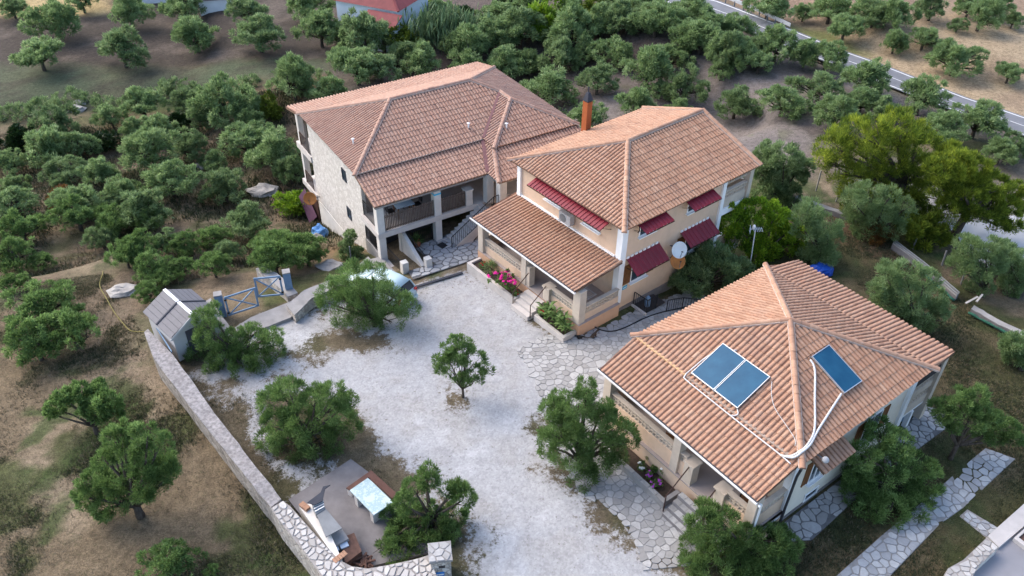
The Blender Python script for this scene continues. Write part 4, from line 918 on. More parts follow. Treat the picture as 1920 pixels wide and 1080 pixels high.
railing(h1, [(.36, -1.55, 1.05), (.36, .3, 1.05)], 1.0, M['iron'], .12); railing(h1, [(.36, -1.5, -.6), (.36, .32, -.6)], .85, M['iron'], .12)
obj('side_parapet', MB().box(.30, .44, -1.56, .36, -2.4, -.60), M['concw'], h1)
railing(h1, [(2.45, -1.55, -.72), (3.7, -1.55, -.72)], 1.0, M['iron'], .12)
railing(h1, [(5.0, -.2, -.7), (6.6, -.2, -.7)], 1.0, M['iron'], .14)
# open stair from the patio to the balcony
NST = 10; zf = -.80
for i in range(NST):
    u0 = 4.15+i*.265; z1 = zf+(i+1)*.182
    st = MB(); st.box(u0, u0+.30, -3.22, -2.03, max(zf-.05, z1-.62), z1); obj('step', st, M['slab'], h1)
sr = MB(); sr.hexa([(4.15, -3.30, zf-.05), (4.9, -3.30, zf-.05), (4.9, -3.224, zf-.05), (4.15, -3.224, zf-.05)], [(4.15, -3.30, zf+.20), (4.15+.3, -3.30, zf+.42), (4.15+.3, -3.224, zf+.42), (4.15, -3.224, zf+.20)])
sr.add([(4.45, -3.30, zf-.05), (4.95, -3.30, zf-.05), (6.9, -3.30, .66), (6.9, -3.30, 1.05), (4.45, -3.30, zf+.45), (4.45, -3.224, zf-.05), (4.95, -3.224, zf-.05), (6.9, -3.224, .66), (6.9, -3.224, 1.05), (4.45, -3.224, zf+.45)], [(0, 1, 2, 3, 4), (9, 8, 7, 6, 5), (0, 5, 6, 1), (1, 6, 7, 2), (2, 7, 8, 3), (3, 8, 9, 4), (4, 9, 5, 0)]); obj('stringer', sr, M['slab'], h1)
obj('stair_foot', MB().box(3.75, 4.14, -3.3, -2.03, zf-.1, zf+.17), M['slab'], h1)
railing(h1, [(4.10, -3.26, zf+.1), (6.9, -3.26, 1.1), (7.4, -3.2, 1.1)], .95, M['iron'], .15)
# sunken entry: flank wall, gate posts
ent = MB(); ent.add([(1.75, -4.0, -2.2), (1.97, -4.0, -2.2), (1.97, -1.55, -2.2), (1.75, -1.55, -2.2), (1.75, -4.0, -.45), (1.97, -4.0, -.45), (1.97, -1.55, .42), (1.75, -1.55, .42)], [(0, 3, 2, 1), (4, 5, 6, 7), (0, 1, 5, 4), (1, 2, 6, 5), (2, 3, 7, 6), (3, 0, 4, 7)]); obj('flank_wall', ent, M['offwhite'], h1)
obj('entry_pillar', MB().box(1.72, 2.02, -1.54, -1.2, -2.2, .70), M['offwhite'], h1)
for u, v in ((.62, -4.02), (1.90, -4.36)): obj('gate_post', MB().box(u, u+.36, v, v+.36, -1.6, .12), M['offwhite'], h1)
obj('entry_step', MB().box(.98, 1.9, -4.1, -3.75, -1.5, -.72), M['slab'], h1)
railing(h1, [(.72, -3.6, -.95), (.66, -1.62, -.95)], .95, M['iron'], .13); railing(h1, [(2.06, -3.9, -.6), (2.06, -1.7, -.3)], .7, M['iron'], .14)
obj('entry_kerb', MB().box(.42, .66, -3.66, -1.99, -1.8, -.82), M['slab'], h1)
# doors and windows
window(h1, 'v', .369, 1.2, 2.2, 1.9, 2.95, -1, M['woodbr']); obj('door', MB().box(3.0, 3.9, .322, .366, 1.06, 3.1), M['woodbr'], h1); window(h1, 'v', .369, 4.7, 5.7, 1.9, 2.95, -1, M['woodbr'])
window(h1, 'u', .38, 2.62, 3.08, 2.05, 2.72, -1, M['cowl'], None, False, False); window(h1, 'u', .38, 2.55, 3.0, -.55, .12, -1, M['cowl'], None, False, False)
# rear terraces at the west end
for z0, z1 in ((.45, .86), (-2.35, -1.98)): obj('terrace_slab', MB().box(.3, A1-.5, 8.554, 11.15, z0, z1), M['slab'], h1)
for z0, z1 in ((.863, 3.42), (-1.977, .447), (-5.4, -2.353)): obj('terrace_column', MB().box(.42, .78, 10.55, 10.9, z0, z1), M['offwhite'] if z0 > -3 else M['ironbr'], h1)
for z in (.86, -1.98): railing(h1, [(.4, 10.5, z), (.4, 9.2, z)], .95, M['ironbr'], .12)
obj('terrace_opening_shade', MB().box(.372, .379, 8.75, 9.25, .9, 3.0), M['dark'], h1)  # thin plate painted dark for the shade of the opening
obj('white_render', MB().add([(.35, 8.3, -5.3), (.35, 3.4, -3.2), (.35, 3.9, -2.35), (.35, 8.25, -2.3), (.379, 8.3, -5.3), (.379, 3.4, -3.2), (.379, 3.9, -2.35), (.379, 8.25, -2.3)], [(0, 3, 2, 1), (4, 5, 6, 7), (0, 1, 5, 4), (1, 2, 6, 5), (2, 3, 7, 6), (3, 0, 4, 7)]), M['offwhite'], h1)
obj('basement_door', MB().box(.36, .42, 8.8, 10.5, -5.3, -2.6), M['ironbr'], h1)
obj('lean_to_sheet', MB().add([(.25, 9.0, -3.9), (-.25, 9.2, -4.4), (-.25, 10.8, -3.1), (.25, 10.8, -2.6), (.25, 9.0, -3.87), (-.25, 9.2, -4.37), (-.25, 10.8, -3.07), (.25, 10.8, -2.57)], [(0, 3, 2, 1), (4, 5, 6, 7), (0, 1, 5, 4), (1, 2, 6, 5), (2, 3, 7, 6), (3, 0, 4, 7)]), plain('plum painted sheet', (.12, .05, .08), .6), h1)
# roof
r1 = Roof(h1, H1, M['tile_old'])
S_, Wc, N_, Ec = (0, 0, E1), (0, B1, E1), (A1, B1, E1), (A1, -P1w, E1); Q1, Q2 = (B1/2, B1/2, AP1), (A1-B1/2, B1/2, AP1); zw = E1+S1*Ww/2
V0, V1, V2, Fc = (A1-Ww, 0, E1), (A1-Ww/2, Ww/2, zw), (A1-Ww/2, Ww/2-P1w, zw), (A1-Ww, -P1w, E1)
r1.plane(S_, (1, 0, 0), [S_, V0, V1, Q2, Q1]); r1.plane(Wc, (0, -1, 0), [Wc, S_, Q1]); r1.plane(N_, (-1, 0, 0), [N_, Wc, Q1, Q2])
r1.plane(Ec, (0, 1, 0), [(A1, Ww/2, E1), N_, Q2, V1]); r1.plane(Ec, (0, 1, 0), [Ec, (A1, Ww/2, E1), V1, V2])
r1.plane(Fc, (1, 0, 0), [Fc, Ec, V2]); r1.plane(V0, (0, -1, 0), [V0, Fc, V2, V1])
dzp = .10
r1.plane((0, -PO1, PZ1), (1, 0, 0), [(0, -PO1, PZ1), (UC, -PO1, PZ1), (A1-Ww, .10, E1-dzp), (0, .10, E1-dzp)])
r1.plane((UC, -PO1-P1w, PZ1), (0, -1, 0), [(UC, -PO1, PZ1), (UC, -PO1-P1w, PZ1), (A1-Ww+.04, -P1w+.10, E1-dzp), (A1-Ww+.04, .10, E1-dzp)])
r1.plane((UC, -PO1-P1w, PZ1), (1, 0, 0), [(UC, -PO1-P1w, PZ1), (A1+.6, -PO1-P1w, PZ1), (A1, -P1w+.10, E1-dzp), (A1-Ww, -P1w+.10, E1-dzp)])
NX, NZ = 2.442, 3.413
r1.plane((A1, B1+NX, NZ), (-1, 0, 0), [(A1+.1, B1+NX, NZ), (-.05, B1+NX, NZ), (-.05, B1+.02, E1-.015), (A1+.1, B1+.02, E1-.015)])
for a, b in ((S_, Q1), (Wc, Q1), (N_, Q2), (Q1, Q2), (Q2, V1), (V1, V2), (Fc, V2), (Ec, V2)): r1.ridge(Vector(a)+(Vector(a)-Vector(b)).normalized()*.12*(a in (S_, Wc, N_, Fc, Ec)), b)
r1.ridge((UC-.04, -PO1-P1w-.04, PZ1), (A1-Ww, -P1w+.05, E1-dzp))
r1.done()
val = MB(); val.bar((A1-Ww-.02, .0, E1+.085), Vector(V1)+Vector((0, 0, .075)), .17, .03); val.bar((UC-.02, -PO1, PZ1+.10), (A1-Ww-.02, .06, E1-dzp+.10), .24, .03)
obj('valley_gutter', val, plain('plum lead valley', (.16, .075, .075), .7, .15, 5), h1)
e_ = MB(); e_.bar((.05, -.02, E1+.01), (A1-Ww-.05, -.02, E1+.01), .06, .05); obj('eave_mortar', e_, M['mortar'], h1)
e_ = MB(); e_.bar((.1, -PO1+.25, PZ1-.18), (UC+.1, -PO1+.25, PZ1-.18), .16, .24); e_.bar((UC+.25, -PO1-.1, PZ1-.18), (UC+.25, -PO1-P1w+.2, PZ1-.18), .16, .24); obj('eave_beam', e_, M['concw'], h1)
# things at the stone house
tb = thing('balcony_table', 'pale blue topped table behind dark slats on stone house balcony', 'table', W(H1, 2.35, -.85, 1.05), H1[2])
obj('table_top', MB().box(-.55, .55, -.36, .36, .70, .74), plain('pale blue table top', (.34, .44, .52), .4, .04), tb)
for x in (-.48, .48):
    for y in (-.3, .3): obj('leg', MB().box(x-.03, x+.03, y-.03, y+.03, 0, .70), M['woodbr'], tb)
for i, (du, dv, rz) in enumerate(((-.8, .1, 1.6), (.85, 0, -1.6), (0, .6, 0))):
    chair(('dark chair at left end of the balcony table', 'dark chair at right end of the balcony table', 'dark chair behind the balcony table')[i], W(H1, 2.35+du, -.85+dv, 1.05), H1[2]+rz, M['iron'], 'balcony chairs')
dish('satellite_dish', 'rust streaked dish on the limewashed gable of the stone house', W(H1, -.28, 8.05, -1.75), v3(H1, (-.5, -.75, .35)), .44, M['disho'], 'satellite dishes', v3(H1, (.66, 0, -.1)))
mt = thing('door_mat', 'black door mat at the foot of the stone house stair', 'mat', W(H1, 3.78, -2.72, float(hz(*W(H1, 3.78, -2.72)[:2]))+.09), H1[2]+.2); obj('mat', MB().box(-.22, .22, -.3, .3, 0, .02), M['iron'], mt)
for lbl, (u, v, z) in (('white vent pipe low on the left roof slope of stone house', (1.05, 2.55, E1+S1*1.05)), ('white vent pipe left of roof valley on the stone house', (7.7, .95, E1+S1*.95)), ('white vent pipe right of roof valley on the stone house', (9.6, -.25, E1+S1*1.0))):
    vp = thing('vent_pipe', lbl, 'vent', W(H1, u, v, z), H1[2], 'roof vents'); obj('pipe', MB().tube([(0, 0, -.05), (0, 0, .34)], .05, 8), M['gutter'], vp, True); obj('cap', MB().lathe([(.02, .40), (.10, .36), (.10, .33), (.02, .33)], 10), M['gutter'], vp)
# ================================================================== perimeter wall of the courtyard
def wall_along(name, label, inner, outer, z0, zt, capmat, sidemat, seed=1, follow=False):
    t = thing(name, label, 'wall', (inner[0][0], inner[0][1], 0)); o = np.array(inner[0]); r = np.random.default_rng(seed)
    def sub(P, n):
        out = []
        for a, b in zip(P[:-1], P[1:]): out += [tuple(np.array(a)*(1-k/n)+np.array(b)*k/n) for k in range(n)]
        return out+[tuple(P[-1])]
    I, O = sub(inner, 6), sub(outer, 6); m = len(I); vs = []; fs = []
    for a, b in zip(I, O):
        ja, jb = r.normal(0, .012, 2), r.normal(0, .012, 2); h = zt+r.normal(0, .008)+(float(hz(*a)) if follow else 0); g = z0
        vs += [(a[0]-o[0]+ja[0]*.4, a[1]-o[1]+ja[1]*.4, g), (a[0]-o[0]+ja[0], a[1]-o[1]+ja[1], h), (b[0]-o[0]+jb[0], b[1]-o[1]+jb[1], h-.01), (b[0]-o[0]+jb[0]*.4, b[1]-o[1]+jb[1]*.4, g)]
    for i in range(m-1):
        for k in range(3): fs.append((4*i+k, 4*i+k+1, 4*i+k+5, 4*i+k+4))
    fs += [(0, 3, 2, 1), (4*m-4, 4*m-3, 4*m-2, 4*m-1)]
    obj('masonry', MB().add(vs, fs), sidemat, t)
    cs = []; cf = []
    for i in range(m):
        a, b = vs[4*i+1], vs[4*i+2]; jj = r.normal(0, .012, 2)
        cs += [(a[0]+jj[0], a[1]+jj[1], a[2]+.004), (a[0], a[1], a[2]+.045), (b[0], b[1], b[2]+.045), (b[0]+jj[1], b[1]+jj[0], b[2]+.004)]
    for i in range(m-1):
        for k in range(3): cf.append((4*i+k, 4*i+k+1, 4*i+k+5, 4*i+k+4))
    cf += [(0, 3, 2, 1), (4*m-4, 4*m-3, 4*m-2, 4*m-1)]
    obj('coping', MB().add(cs, cf), capmat, t); return t
WI = px([(277, 616), (332, 675), (403, 775), (470, 862), (528, 936)], .9); WO = px([(270, 622), (288, 672), (372, 782), (440, 868), (508, 952)], .9)
wall_along('stone_wall', 'long rough stone wall with grey coping between dry field and courtyard', WI, WO, -1.2, .86, M['cope'], M['rubble'], 3)
cw_ = thing('capped_wall', 'curved wall capped with white crazy paving round the barbecue terrace', 'wall', (*at(600, 1010, .9)[:2], 0))
PI_ = [(531, 939), (545, 950), (600, 1012), (636, 1050), (660, 1062), (690, 1066), (735, 1058), (780, 1048), (806, 1040)]; PO_ = [(508, 953), (520, 972), (560, 1022), (596, 1070), (612, 1100), (660, 1125), (735, 1115), (790, 1100), (822, 1088)]
zc_ = .92; loc_ = np.array(cw_.location)[:2]
PI = [np.array(p)-loc_ for p in px(PI_, zc_)]; PO = [np.array(p)-loc_ for p in px(PO_, zc_)]
mb = MB()
for i in range(len(PI)-1): mb.prism([tuple(PI[i]), tuple(PI[i+1]), tuple(PO[i+1]), tuple(PO[i])], -1.1, zc_-.03)
obj('masonry', mb, M['rubblepale'], cw_)
ring = [tuple(p) for p in PI]+[tuple(p) for p in PO[::-1]]
obj('cap_bed', MB().prism(ring, zc_-.027, zc_), M['jointw'], cw_)
paving('cap', ring, .245, 21, M['flagwhite'], None, flat(zc_), .055, .035, False, cw_, 'cap_stone')
pil = thing('gate_pillar', 'pale stone pillar with flat stone top at the courtyard entrance', 'pillar', (*at(826, 1050, .9)[:2], 0), .15)
obj('shaft', MB().box(-.36, .36, -.34, .34, -.4, 1.32), M['rubblepale'], pil); obj('cap', MB().box(-.42, .42, -.40, .40, 1.323, 1.42), M['concw'], pil)
rr_ = np.random.default_rng(31)
for c in cells([(-.42, -.40), (.42, -.40), (.42, .40), (-.42, .40)], .3, 4, .03): obj('cap_stone', stone_mb(MB(), c[0], flat(1.42), .025, rr_), M['flag'], pil)
obj('plate', MB().box(-.30, .10, -.375, -.345, .45, .68), plain('blue enamel plate', (.05, .22, .55), .5, .03), pil); obj('stripe', MB().box(-.27, .07, -.38, -.376, .53, .60), M['white'], pil)
obj('recess_shade', MB().box(-.08, .14, -.352, -.341, .92, 1.05), M['dark'], pil)  # plate on the shaft, coloured dark as the shade of a hollow

# ================================================================== barbecue terrace
bt = struct(obj('barbecue_terrace', MB().prism(px([(541, 938), (658, 862), (688, 884), (745, 930), (800, 985), (812, 1035), (700, 1062), (650, 1060), (600, 1012)]), -.1, .05), M['conc']))
k5 = lambda x, y: (540+x/4.909, 860+y/4.909)
def pts5(L, z): return [tuple(at(*k5(x, y), z)[:2]) for x, y in L]
tb2 = thing('garden_table', 'long pale marble topped masonry table under the olive by the barbecue', 'table', (*at(*k5(765, 345), .78)[:2], .05)); o2 = np.array(tb2.location)[:2]
T4 = [np.array(p)-o2 for p in pts5([(568, 292), (735, 178), (968, 400), (790, 518)], .80)]
obj('table_top', MB().prism([tuple(p) for p in T4], .70, .76), M['marble'], tb2); cc = sum(T4)/4
for t0, t1 in ((.06, .2), (.8, .94)):
    q = [T4[0]*(1-t0)+T4[3]*t0, T4[1]*(1-t0)+T4[2]*t0, T4[1]*(1-t1)+T4[2]*t1, T4[0]*(1-t1)+T4[3]*t1]; q = [cc*.12+p*.88 for p in q]; obj('pedestal', MB().prism([tuple(p) for p in q], 0, .697), M['offwhite'], tb2)
bn = thing('garden_bench', 'brown L shaped masonry bench along the marble table', 'bench', (*at(*k5(765, 110), .5)[:2], .05)); ob = np.array(bn.location)[:2]
B6 = [tuple(np.array(p)-ob) for p in pts5([(535, 270), (765, 108), (1010, 330), (962, 372), (742, 172), (572, 292)], .5)]
obj('seat', MB().prism(B6[:2]+[B6[4], B6[5]], .40, .46), M['brown'], bn); obj('seat', MB().prism([B6[1], B6[2], B6[3], B6[4]], .40, .46), M['brown'], bn)
ctr = np.mean(np.array(B6), 0)
obj('base', MB().prism([tuple(np.array(p)*.97) for p in (B6[0], B6[1], B6[4], B6[5])], 0, .397).prism([tuple(np.array(p)*.97) for p in (B6[1], B6[2], B6[3], B6[4])], 0, .396), M['offwhite'], bn)
bq = thing('barbecue', 'masonry barbecue with grey sheet hood and dark flue against white capped wall', 'barbecue', (*at(*k5(330, 600), .8)[:2], .05)); oq = np.array(bq.location)[:2]
def q5(L, z): return [tuple(np.array(p)-oq) for p in pts5(L, z)]
obj('counter', MB().prism(q5([(100, 440), (225, 420), (330, 560), (500, 940), (470, 960), (350, 800)], .85), 0, .86), M['offwhite'], bq)
a = q5([(225, 445), (330, 400), (340, 470), (260, 520)], 1.15); b = q5([(262, 522), (342, 472), (500, 655), (350, 735)], 1.0)
obj('hood', MB().hexa([(*p, 1.0) for p in b], [(*p, z) for p, z in zip(b, (1.12, 1.12, 1.05, 1.05))]), M['zinc'], bq); obj('hood_front', MB().hexa([(*p, .9) for p in a], [(*p, z) for p, z in zip(a, (1.3, 1.3, 1.14, 1.14))]), M['zinc'], bq)
for t in (.25, .5, .75):
    p = Vector((*a[0], 1.3)).lerp(Vector((*a[3], 1.15)), t); q = Vector((*a[1], 1.3)).lerp(Vector((*a[2], 1.15)), t); obj('seam', MB().bar(p, q, .03, .04), M['alu'], bq)
obj('firebox', MB().prism(q5([(340, 735), (500, 655), (560, 745), (400, 830)], .6), 0, .62), M['concw'], bq)
fl_ = q5([(180, 408), (245, 432), (318, 395), (342, 282), (390, 247), (325, 262), (300, 318)], 1.35); obj('flue', MB().prism(fl_, 1.30, 1.345), M['cowl'], bq); fp = Vector((*fl_[1], .86)); obj('flue_post', MB().bar(fp+Vector((.05, .12, -.8)), Vector((*fl_[1], 1.3))+Vector((.05, .12, 0)), .08), M['cowl'], bq)
obj('pit', MB().prism(q5([(480, 740), (610, 690), (680, 860), (530, 975)], .45), 0, .46), M['rust'], bq)
bricks = thing('brick_stack', 'small stack of orange bricks at the left end of the barbecue', 'bricks', (*at(*k5(155, 445), .95)[:2], .915), .9)
bme = MB().box(-.11, .11, -.05, .05, 0, .06).mesh('brick'); bme.materials.append(M['brick'])
for j in range(2):
    for i in range(4): o = link('brick', bme, None, bricks); o.location = (.0, -.16+i*.105+.01*j, j*.064); 
bricks2 = thing('brick_row', 'row of orange bricks on the low end of the barbecue counter', 'bricks', (*at(*k5(475, 915), .9)[:2], .915), -.75)
for i in range(5): o = link('brick', bme, None, bricks2); o.location = (0, -.2+i*.11, 0)
bl = thing('blue_grill_tray', 'two blue and white metal trays on the barbecue pit', 'tray', (*at(*k5(470, 800), .52)[:2], .515), .5)
for x in (-.2, .17): obj('tray', MB().box(x-.15, x+.15, -.2, .2, 0, .05), plain('pale blue tray', (.42, .50, .60), .4, .05), bl)
bxs = thing('log_pile', 'small heap of brown firewood beside the barbecue pit', 'firewood', (*at(*k5(690, 955), .2)[:2], .05)); rr_ = np.random.default_rng(4)
for i in range(14):
    x, y, z, a = rr_.uniform(-.28, .28), rr_.uniform(-.2, .2), rr_.uniform(.05, .2), rr_.uniform(0, 3.1); obj('log', MB().tube([(x-.22*math.cos(a), y-.22*math.sin(a), z), (x+.22*math.cos(a), y+.22*math.sin(a), z+rr_.uniform(-.03, .08))], .045, 6), M['rust'], bxs)

# ================================================================== shed
F0, F1 = np.array((-15.72, 28.80)), np.array((-14.15, 30.45)); ex = (F1-F0)/np.linalg.norm(F1-F0); wS = np.linalg.norm(F1-F0); ey = np.array((-ex[1], ex[0])); LS = 2.45
sh = thing('garden_shed', 'light grey gable shed with slate grey panelled roof by the gate', 'shed', (*F0, -.1), math.atan2(ex[1], ex[0]))
EH, RH = 1.62, 2.22
b = MB(); b.box(0, wS, 0, LS, 0, EH); obj('wall', b, M['shedwall'], sh)
for y in (0.0, LS-.05): obj('gable', MB().add([(0, y, EH), (wS, y, EH), (wS/2, y, RH), (0, y+.05, EH), (wS, y+.05, EH), (wS/2, y+.05, RH)], [(0, 1, 2), (5, 4, 3), (0, 3, 4, 1), (1, 4, 5, 2), (2, 5, 3, 0)]), M['shedwall'], sh)
for sgn in (-1, 1):
    for j in range(2):
        y0, y1 = -.14+j*(LS+.28)/2+.012, -.14+(j+1)*(LS+.28)/2-.012; e = wS/2+.14; k = (RH-EH)/(wS/2)
        for i in range(5):
            s0, s1 = .07+i*(e-.07)/5, .07+(i+1)*(e-.07)/5-.012; P = lambda s, y, d: (wS/2+sgn*s, y, RH+.05-k*s+d)
            vs = [P(s0, y0, 0), P(s1, y0, 0), P(s1, y1, 0), P(s0, y1, 0)]; vt = [P(s0, y0, .03), P(s1, y0, .03), P(s1, y1, .03), P(s0, y1, .03)]
            if sgn < 0: vs, vt = vs[::-1], vt[::-1]
            obj('roof_panel', MB().hexa(vs, vt), M['shedroof'], sh)
    P = lambda s, y, d: (wS/2+sgn*s, y, RH+.05-(RH-EH)/(wS/2)*s+d); obj('roof_rib', MB().bar(P(0.02, LS/2, .03), P(wS/2+.14, LS/2, .03), .09, .07), M['cowl'], sh)
for j in range(2): obj('ridge_cap', MB().box(wS/2-.075, wS/2+.075, -.16+j*(LS+.3)/2+.03, -.16+(j+1)*(LS+.3)/2-.05, RH+.06, RH+.12), M['white'], sh)
obj('door', MB().box(.62, 1.42, -.03, -.002, .05, 1.5), M['sheddoor'], sh); obj('door', MB().box(1.43, 2.0, -.03, -.002, .05, 1.5), M['sheddoor'], sh)
obj('barge_board', MB().bar((-.14, -.155, EH-.12), (wS/2, -.155, RH+.03), .03, .12).bar((wS+.14, -.155, EH-.12), (wS/2, -.155, RH+.03), .03, .12), M['shedwall'], sh)
tr = thing('steel_rail', 'grey blue steel rail leaning along shed and stone wall', 'rail', (*at(278, 590, .9)[:2], .9)); e1 = at(322, 660, .85)-np.array(tr.location); obj('bar', MB().bar((0, 0, 0), tuple(e1), .05, .1), M['bluegate'], tr)

# ================================================================== field gate
def gate_post(label, xy, h):
    t = thing('gate_post', label, 'gate post', (*xy, float(hz(*xy))-.05), .32, 'blue gate posts'); obj('shaft', MB().box(-.19, .19, -.19, .19, 0, h), M['bluegate'], t); obj('cap', MB().box(-.2, .2, -.2, .2, h+.002, h+.06), M['concw'], t); return t
gate_post('blue square gate post nearest the shed', (-14.75, 32.45), 1.42); gate_post('blue square gate post at the right end of the field gate', (-11.72, 34.3), 1.62)
def leaf(label, p, q, z0, z1):
    p, q = Vector((*p, 0)), Vector((*q, 0)); t = thing('field_gate', label, 'gate', (p.x, p.y, 0), 0, 'field gate leaves'); d = q-p; f = MB(); w = .085
    A, B, C, D = Vector((0, 0, z0)), Vector((d.x, d.y, z0)), Vector((d.x, d.y, z1)), Vector((0, 0, z1)); up = Vector((0, 0, 1))
    for a, b in ((A, B), (D, C)): f.bar(a, b, .05, w)
    for a, b in ((A, D), (B, C)): f.bar(a-up*.04, b+up*.04, .05, w, d.normalized())
    obj('frame', f, M['bluegate'], t); obj('brace', MB().bar(A, C, .04, .06), M['bluegate'], t); obj('brace', MB().bar(Vector((0, 0, z1)), B, .035, .06), M['bluegate'], t)
    obj('hinge', MB().box(-.05, .05, -.05, .05, z0+.1, z0+.2).box(-.05, .05, -.05, .05, z1-.2, z1-.1), M['iron'], t); return t
leaf('left leaf of the blue cross braced field gate, standing ajar', (-14.25, 32.05), (-12.98, 32.85), .10, 1.22); leaf('right leaf of the blue cross braced field gate, upper one', (-11.92, 33.78), (-13.15, 33.55), .12, 1.28)
rw = wall_along('boundary_wall', 'low chalky wall between blue gate and the parked car', px([(552, 592), (585, 560), (640, 535), (680, 520), (712, 505)], .35), px([(538, 572), (570, 545), (630, 520), (668, 500), (690, 482)], .35), -1.5, .34, M['concw'], M['rubblepale'], 6)
rw2 = wall_along('low_wall', 'short low concrete wall between shed and blue gate post', px([(395, 560), (418, 595), (440, 625)], .4), px([(385, 566), (405, 602), (425, 632)], .4), -.8, .4, M['concw'], M['rubblepale'], 7)
rw3 = wall_along('field_wall', 'short stone wall beyond the field gate', px([(560, 553), (525, 520), (495, 502)], .0), px([(540, 560), (508, 528), (480, 508)], .0), -2, .12, M['concw'], M['rubblepale'], 8)
aprn = struct(obj('gate_apron', MB().prism(px([(440, 615), (470, 596), (545, 566), (562, 580), (545, 596), (490, 618), (452, 640)]), -.3, .035), M['concw']))
aprn2 = struct(obj('house_apron', MB().prism([tuple(W(H1, u, v)[:2]) for u, v in ((-.6, -1.6), (.38, -1.7), (.40, -3.7), (-.6, -4.6), (-1.6, -3.8))], -2.6, -.66), M['concw']))

# ================================================================== parked car, mostly behind the olive
def car():
    c0, c1 = at(702, 500, .9), at(752, 530, .9); d = np.array((1.62, -1.02)); d /= np.linalg.norm(d); ctr = np.array((-6.95, 34.35)); zt = float(hz(*ctr))
    t = thing('parked_car', 'pale blue hatchback parked behind the bushy courtyard olive', 'car', (*ctr, zt+.02), math.atan2(d[1], d[0]))   # +x is the tail
    secs = [(-1.95, .62, .40, .62), (-1.85, .70, .28, .72), (-1.3, .80, .22, .84), (-.75, .82, .20, .93), (.6, .82, .20, .95), (1.35, .81, .22, .95), (1.78, .76, .28, .92), (1.92, .70, .40, .80)]
    vs = []; fs = []
    for x, w, z0, z1 in secs: vs += [(x, -w*.93, z0), (x, -w, (z0+z1)/2), (x, -w*.95, z1), (x, 0, z1+.03), (x, w*.95, z1), (x, w, (z0+z1)/2), (x, w*.93, z0)]
    n = 7
    for i in range(len(secs)-1):
        for k in range(n): fs.append((i*n+k, (i+1)*n+k, (i+1)*n+(k+1) % n, i*n+(k+1) % n))
    fs += [tuple(range(n)), tuple(range((len(secs)-1)*n+n-1, (len(secs)-1)*n-1, -1))]
    obj('body', MB().add(vs, fs), M['carpaint'], t, True)
    cab = [(-.85, .74, .92), (-.25, .62, 1.40), (.95, .60, 1.43), (1.55, .62, 1.32), (1.80, .70, .93)]
    vs = []
    for x, w, z in cab: vs += [(x, -w, z), (x, w, z)]
    lo = [(x, -.76, .93) for x, _, _ in cab]+[(x, .76, .93) for x, _, _ in cab]; m = MB(); k = len(cab)
    vs = [(x, -w, z) for x, w, z in cab]+[(x, w, z) for x, w, z in cab]
    side = [tuple(range(k)), tuple(range(2*k-1, k-1, -1))]
    obj('side_glass', MB().add(vs, side), M['glass'], t); 
    obj('windscreen', MB().add([vs[q] for q in (0, k, k+1, 1)], [(0, 1, 2, 3)]), M['glass'], t); obj('rear_window', MB().add([vs[q] for q in (3, k+3, k+4, 4)], [(0, 1, 2, 3)]), M['glass'], t)
    obj('roof', MB().hexa([(-.27, -.64, 1.39), (.97, -.62, 1.42), (1.58, -.64, 1.31), (1.58, .64, 1.31), (.97, .62, 1.42), (-.27, .64, 1.39)], [(-.25, -.58, 1.43), (.97, -.56, 1.47), (1.60, -.58, 1.36), (1.60, .58, 1.36), (.97, .56, 1.47), (-.25, .58, 1.43)]), M['carpaint'], t, True)
    for s in (-1, 1):
        pm = MB()
        for (xa, za), (xb, zb), wa, wb in (((-.85, .93), (-.25, 1.41), .75, .63), ((.35, .93), (.35, 1.42), .755, .62), ((1.80, .93), (1.55, 1.33), .71, .63)): pm.bar((xa, s*wa, za), (xb, s*wb, zb), .07, .05)
        obj('pillar', pm, M['carpaint'], t); obj('tail_light', MB().box(1.80, 1.915, min(s*.56, s*.74), max(s*.56, s*.74), .64, .90), M['tail'], t); obj('headlight', MB().box(-1.93, -1.80, min(s*.40, s*.66), max(s*.40, s*.66), .56, .70), M['alu'], t)
        obj('mirror', MB().box(-.75, -.6, min(s*.80, s*.98), max(s*.80, s*.98), .95, 1.07), M['carpaint'], t)
        for x in (-1.22, 1.18):
            w = obj('wheel', MB().lathe([(.30, -.10), (.30, .10)], 18, (x, s*.74, .28), (0, 1, 0)), M['tyre'], t); obj('rim', MB().lathe([(.03, .085), (.18, .11), (.19, .115), (.05, .12)], 14, (x, s*.74, .28), (0, s, 0)), M['alu'], w)
    obj('bumper', MB().box(1.80, 1.98, -.72, .72, .30, .48), M['carpaint'], t); obj('number_plate', MB().box(1.981, 1.99, -.26, .26, .36, .46), M['white'], t)
car()

# ================================================================== right-hand garden wall with leaning posts and rolled net
gw = px([(1494, 352), (1545, 372), (1612, 400)], .35); gw2 = px([(1676, 450), (1735, 488), (1802, 536)], .35); gw3 = px([(1830, 560), (1880, 590), (1960, 632)], .35)
off = lambda P, d: [(p[0]+d[0], p[1]+d[1]) for p in P]
for i, (P, lb) in enumerate(((gw, 'far stretch of the low garden wall beneath the pines'), (gw2, 'middle stretch of the low garden wall, with two rails on top'), (gw3, 'near stretch of the low garden wall with green net'))):
    wall_along('garden_wall', lb, P, off(P, (.28, .30)), -2.5, .30, M['concw'], M['conc'], 20+i, True)['group'] = 'low garden wall'
rl = thing('pipe_rail', 'two grey pipes lying along the middle stretch of garden wall', 'pipe', (*gw2[0], float(hz(*gw2[0]))+.42)); m_ = MB(); z0_ = float(hz(*gw2[0]))
for d in ((.05, .06), (.2, .2)): m_.tube([(p[0]-gw2[0][0]+d[0], p[1]-gw2[0][1]+d[1], float(hz(*p))-z0_) for p in gw2], .035, 6)
obj('tube', m_, M['zinc'], rl)
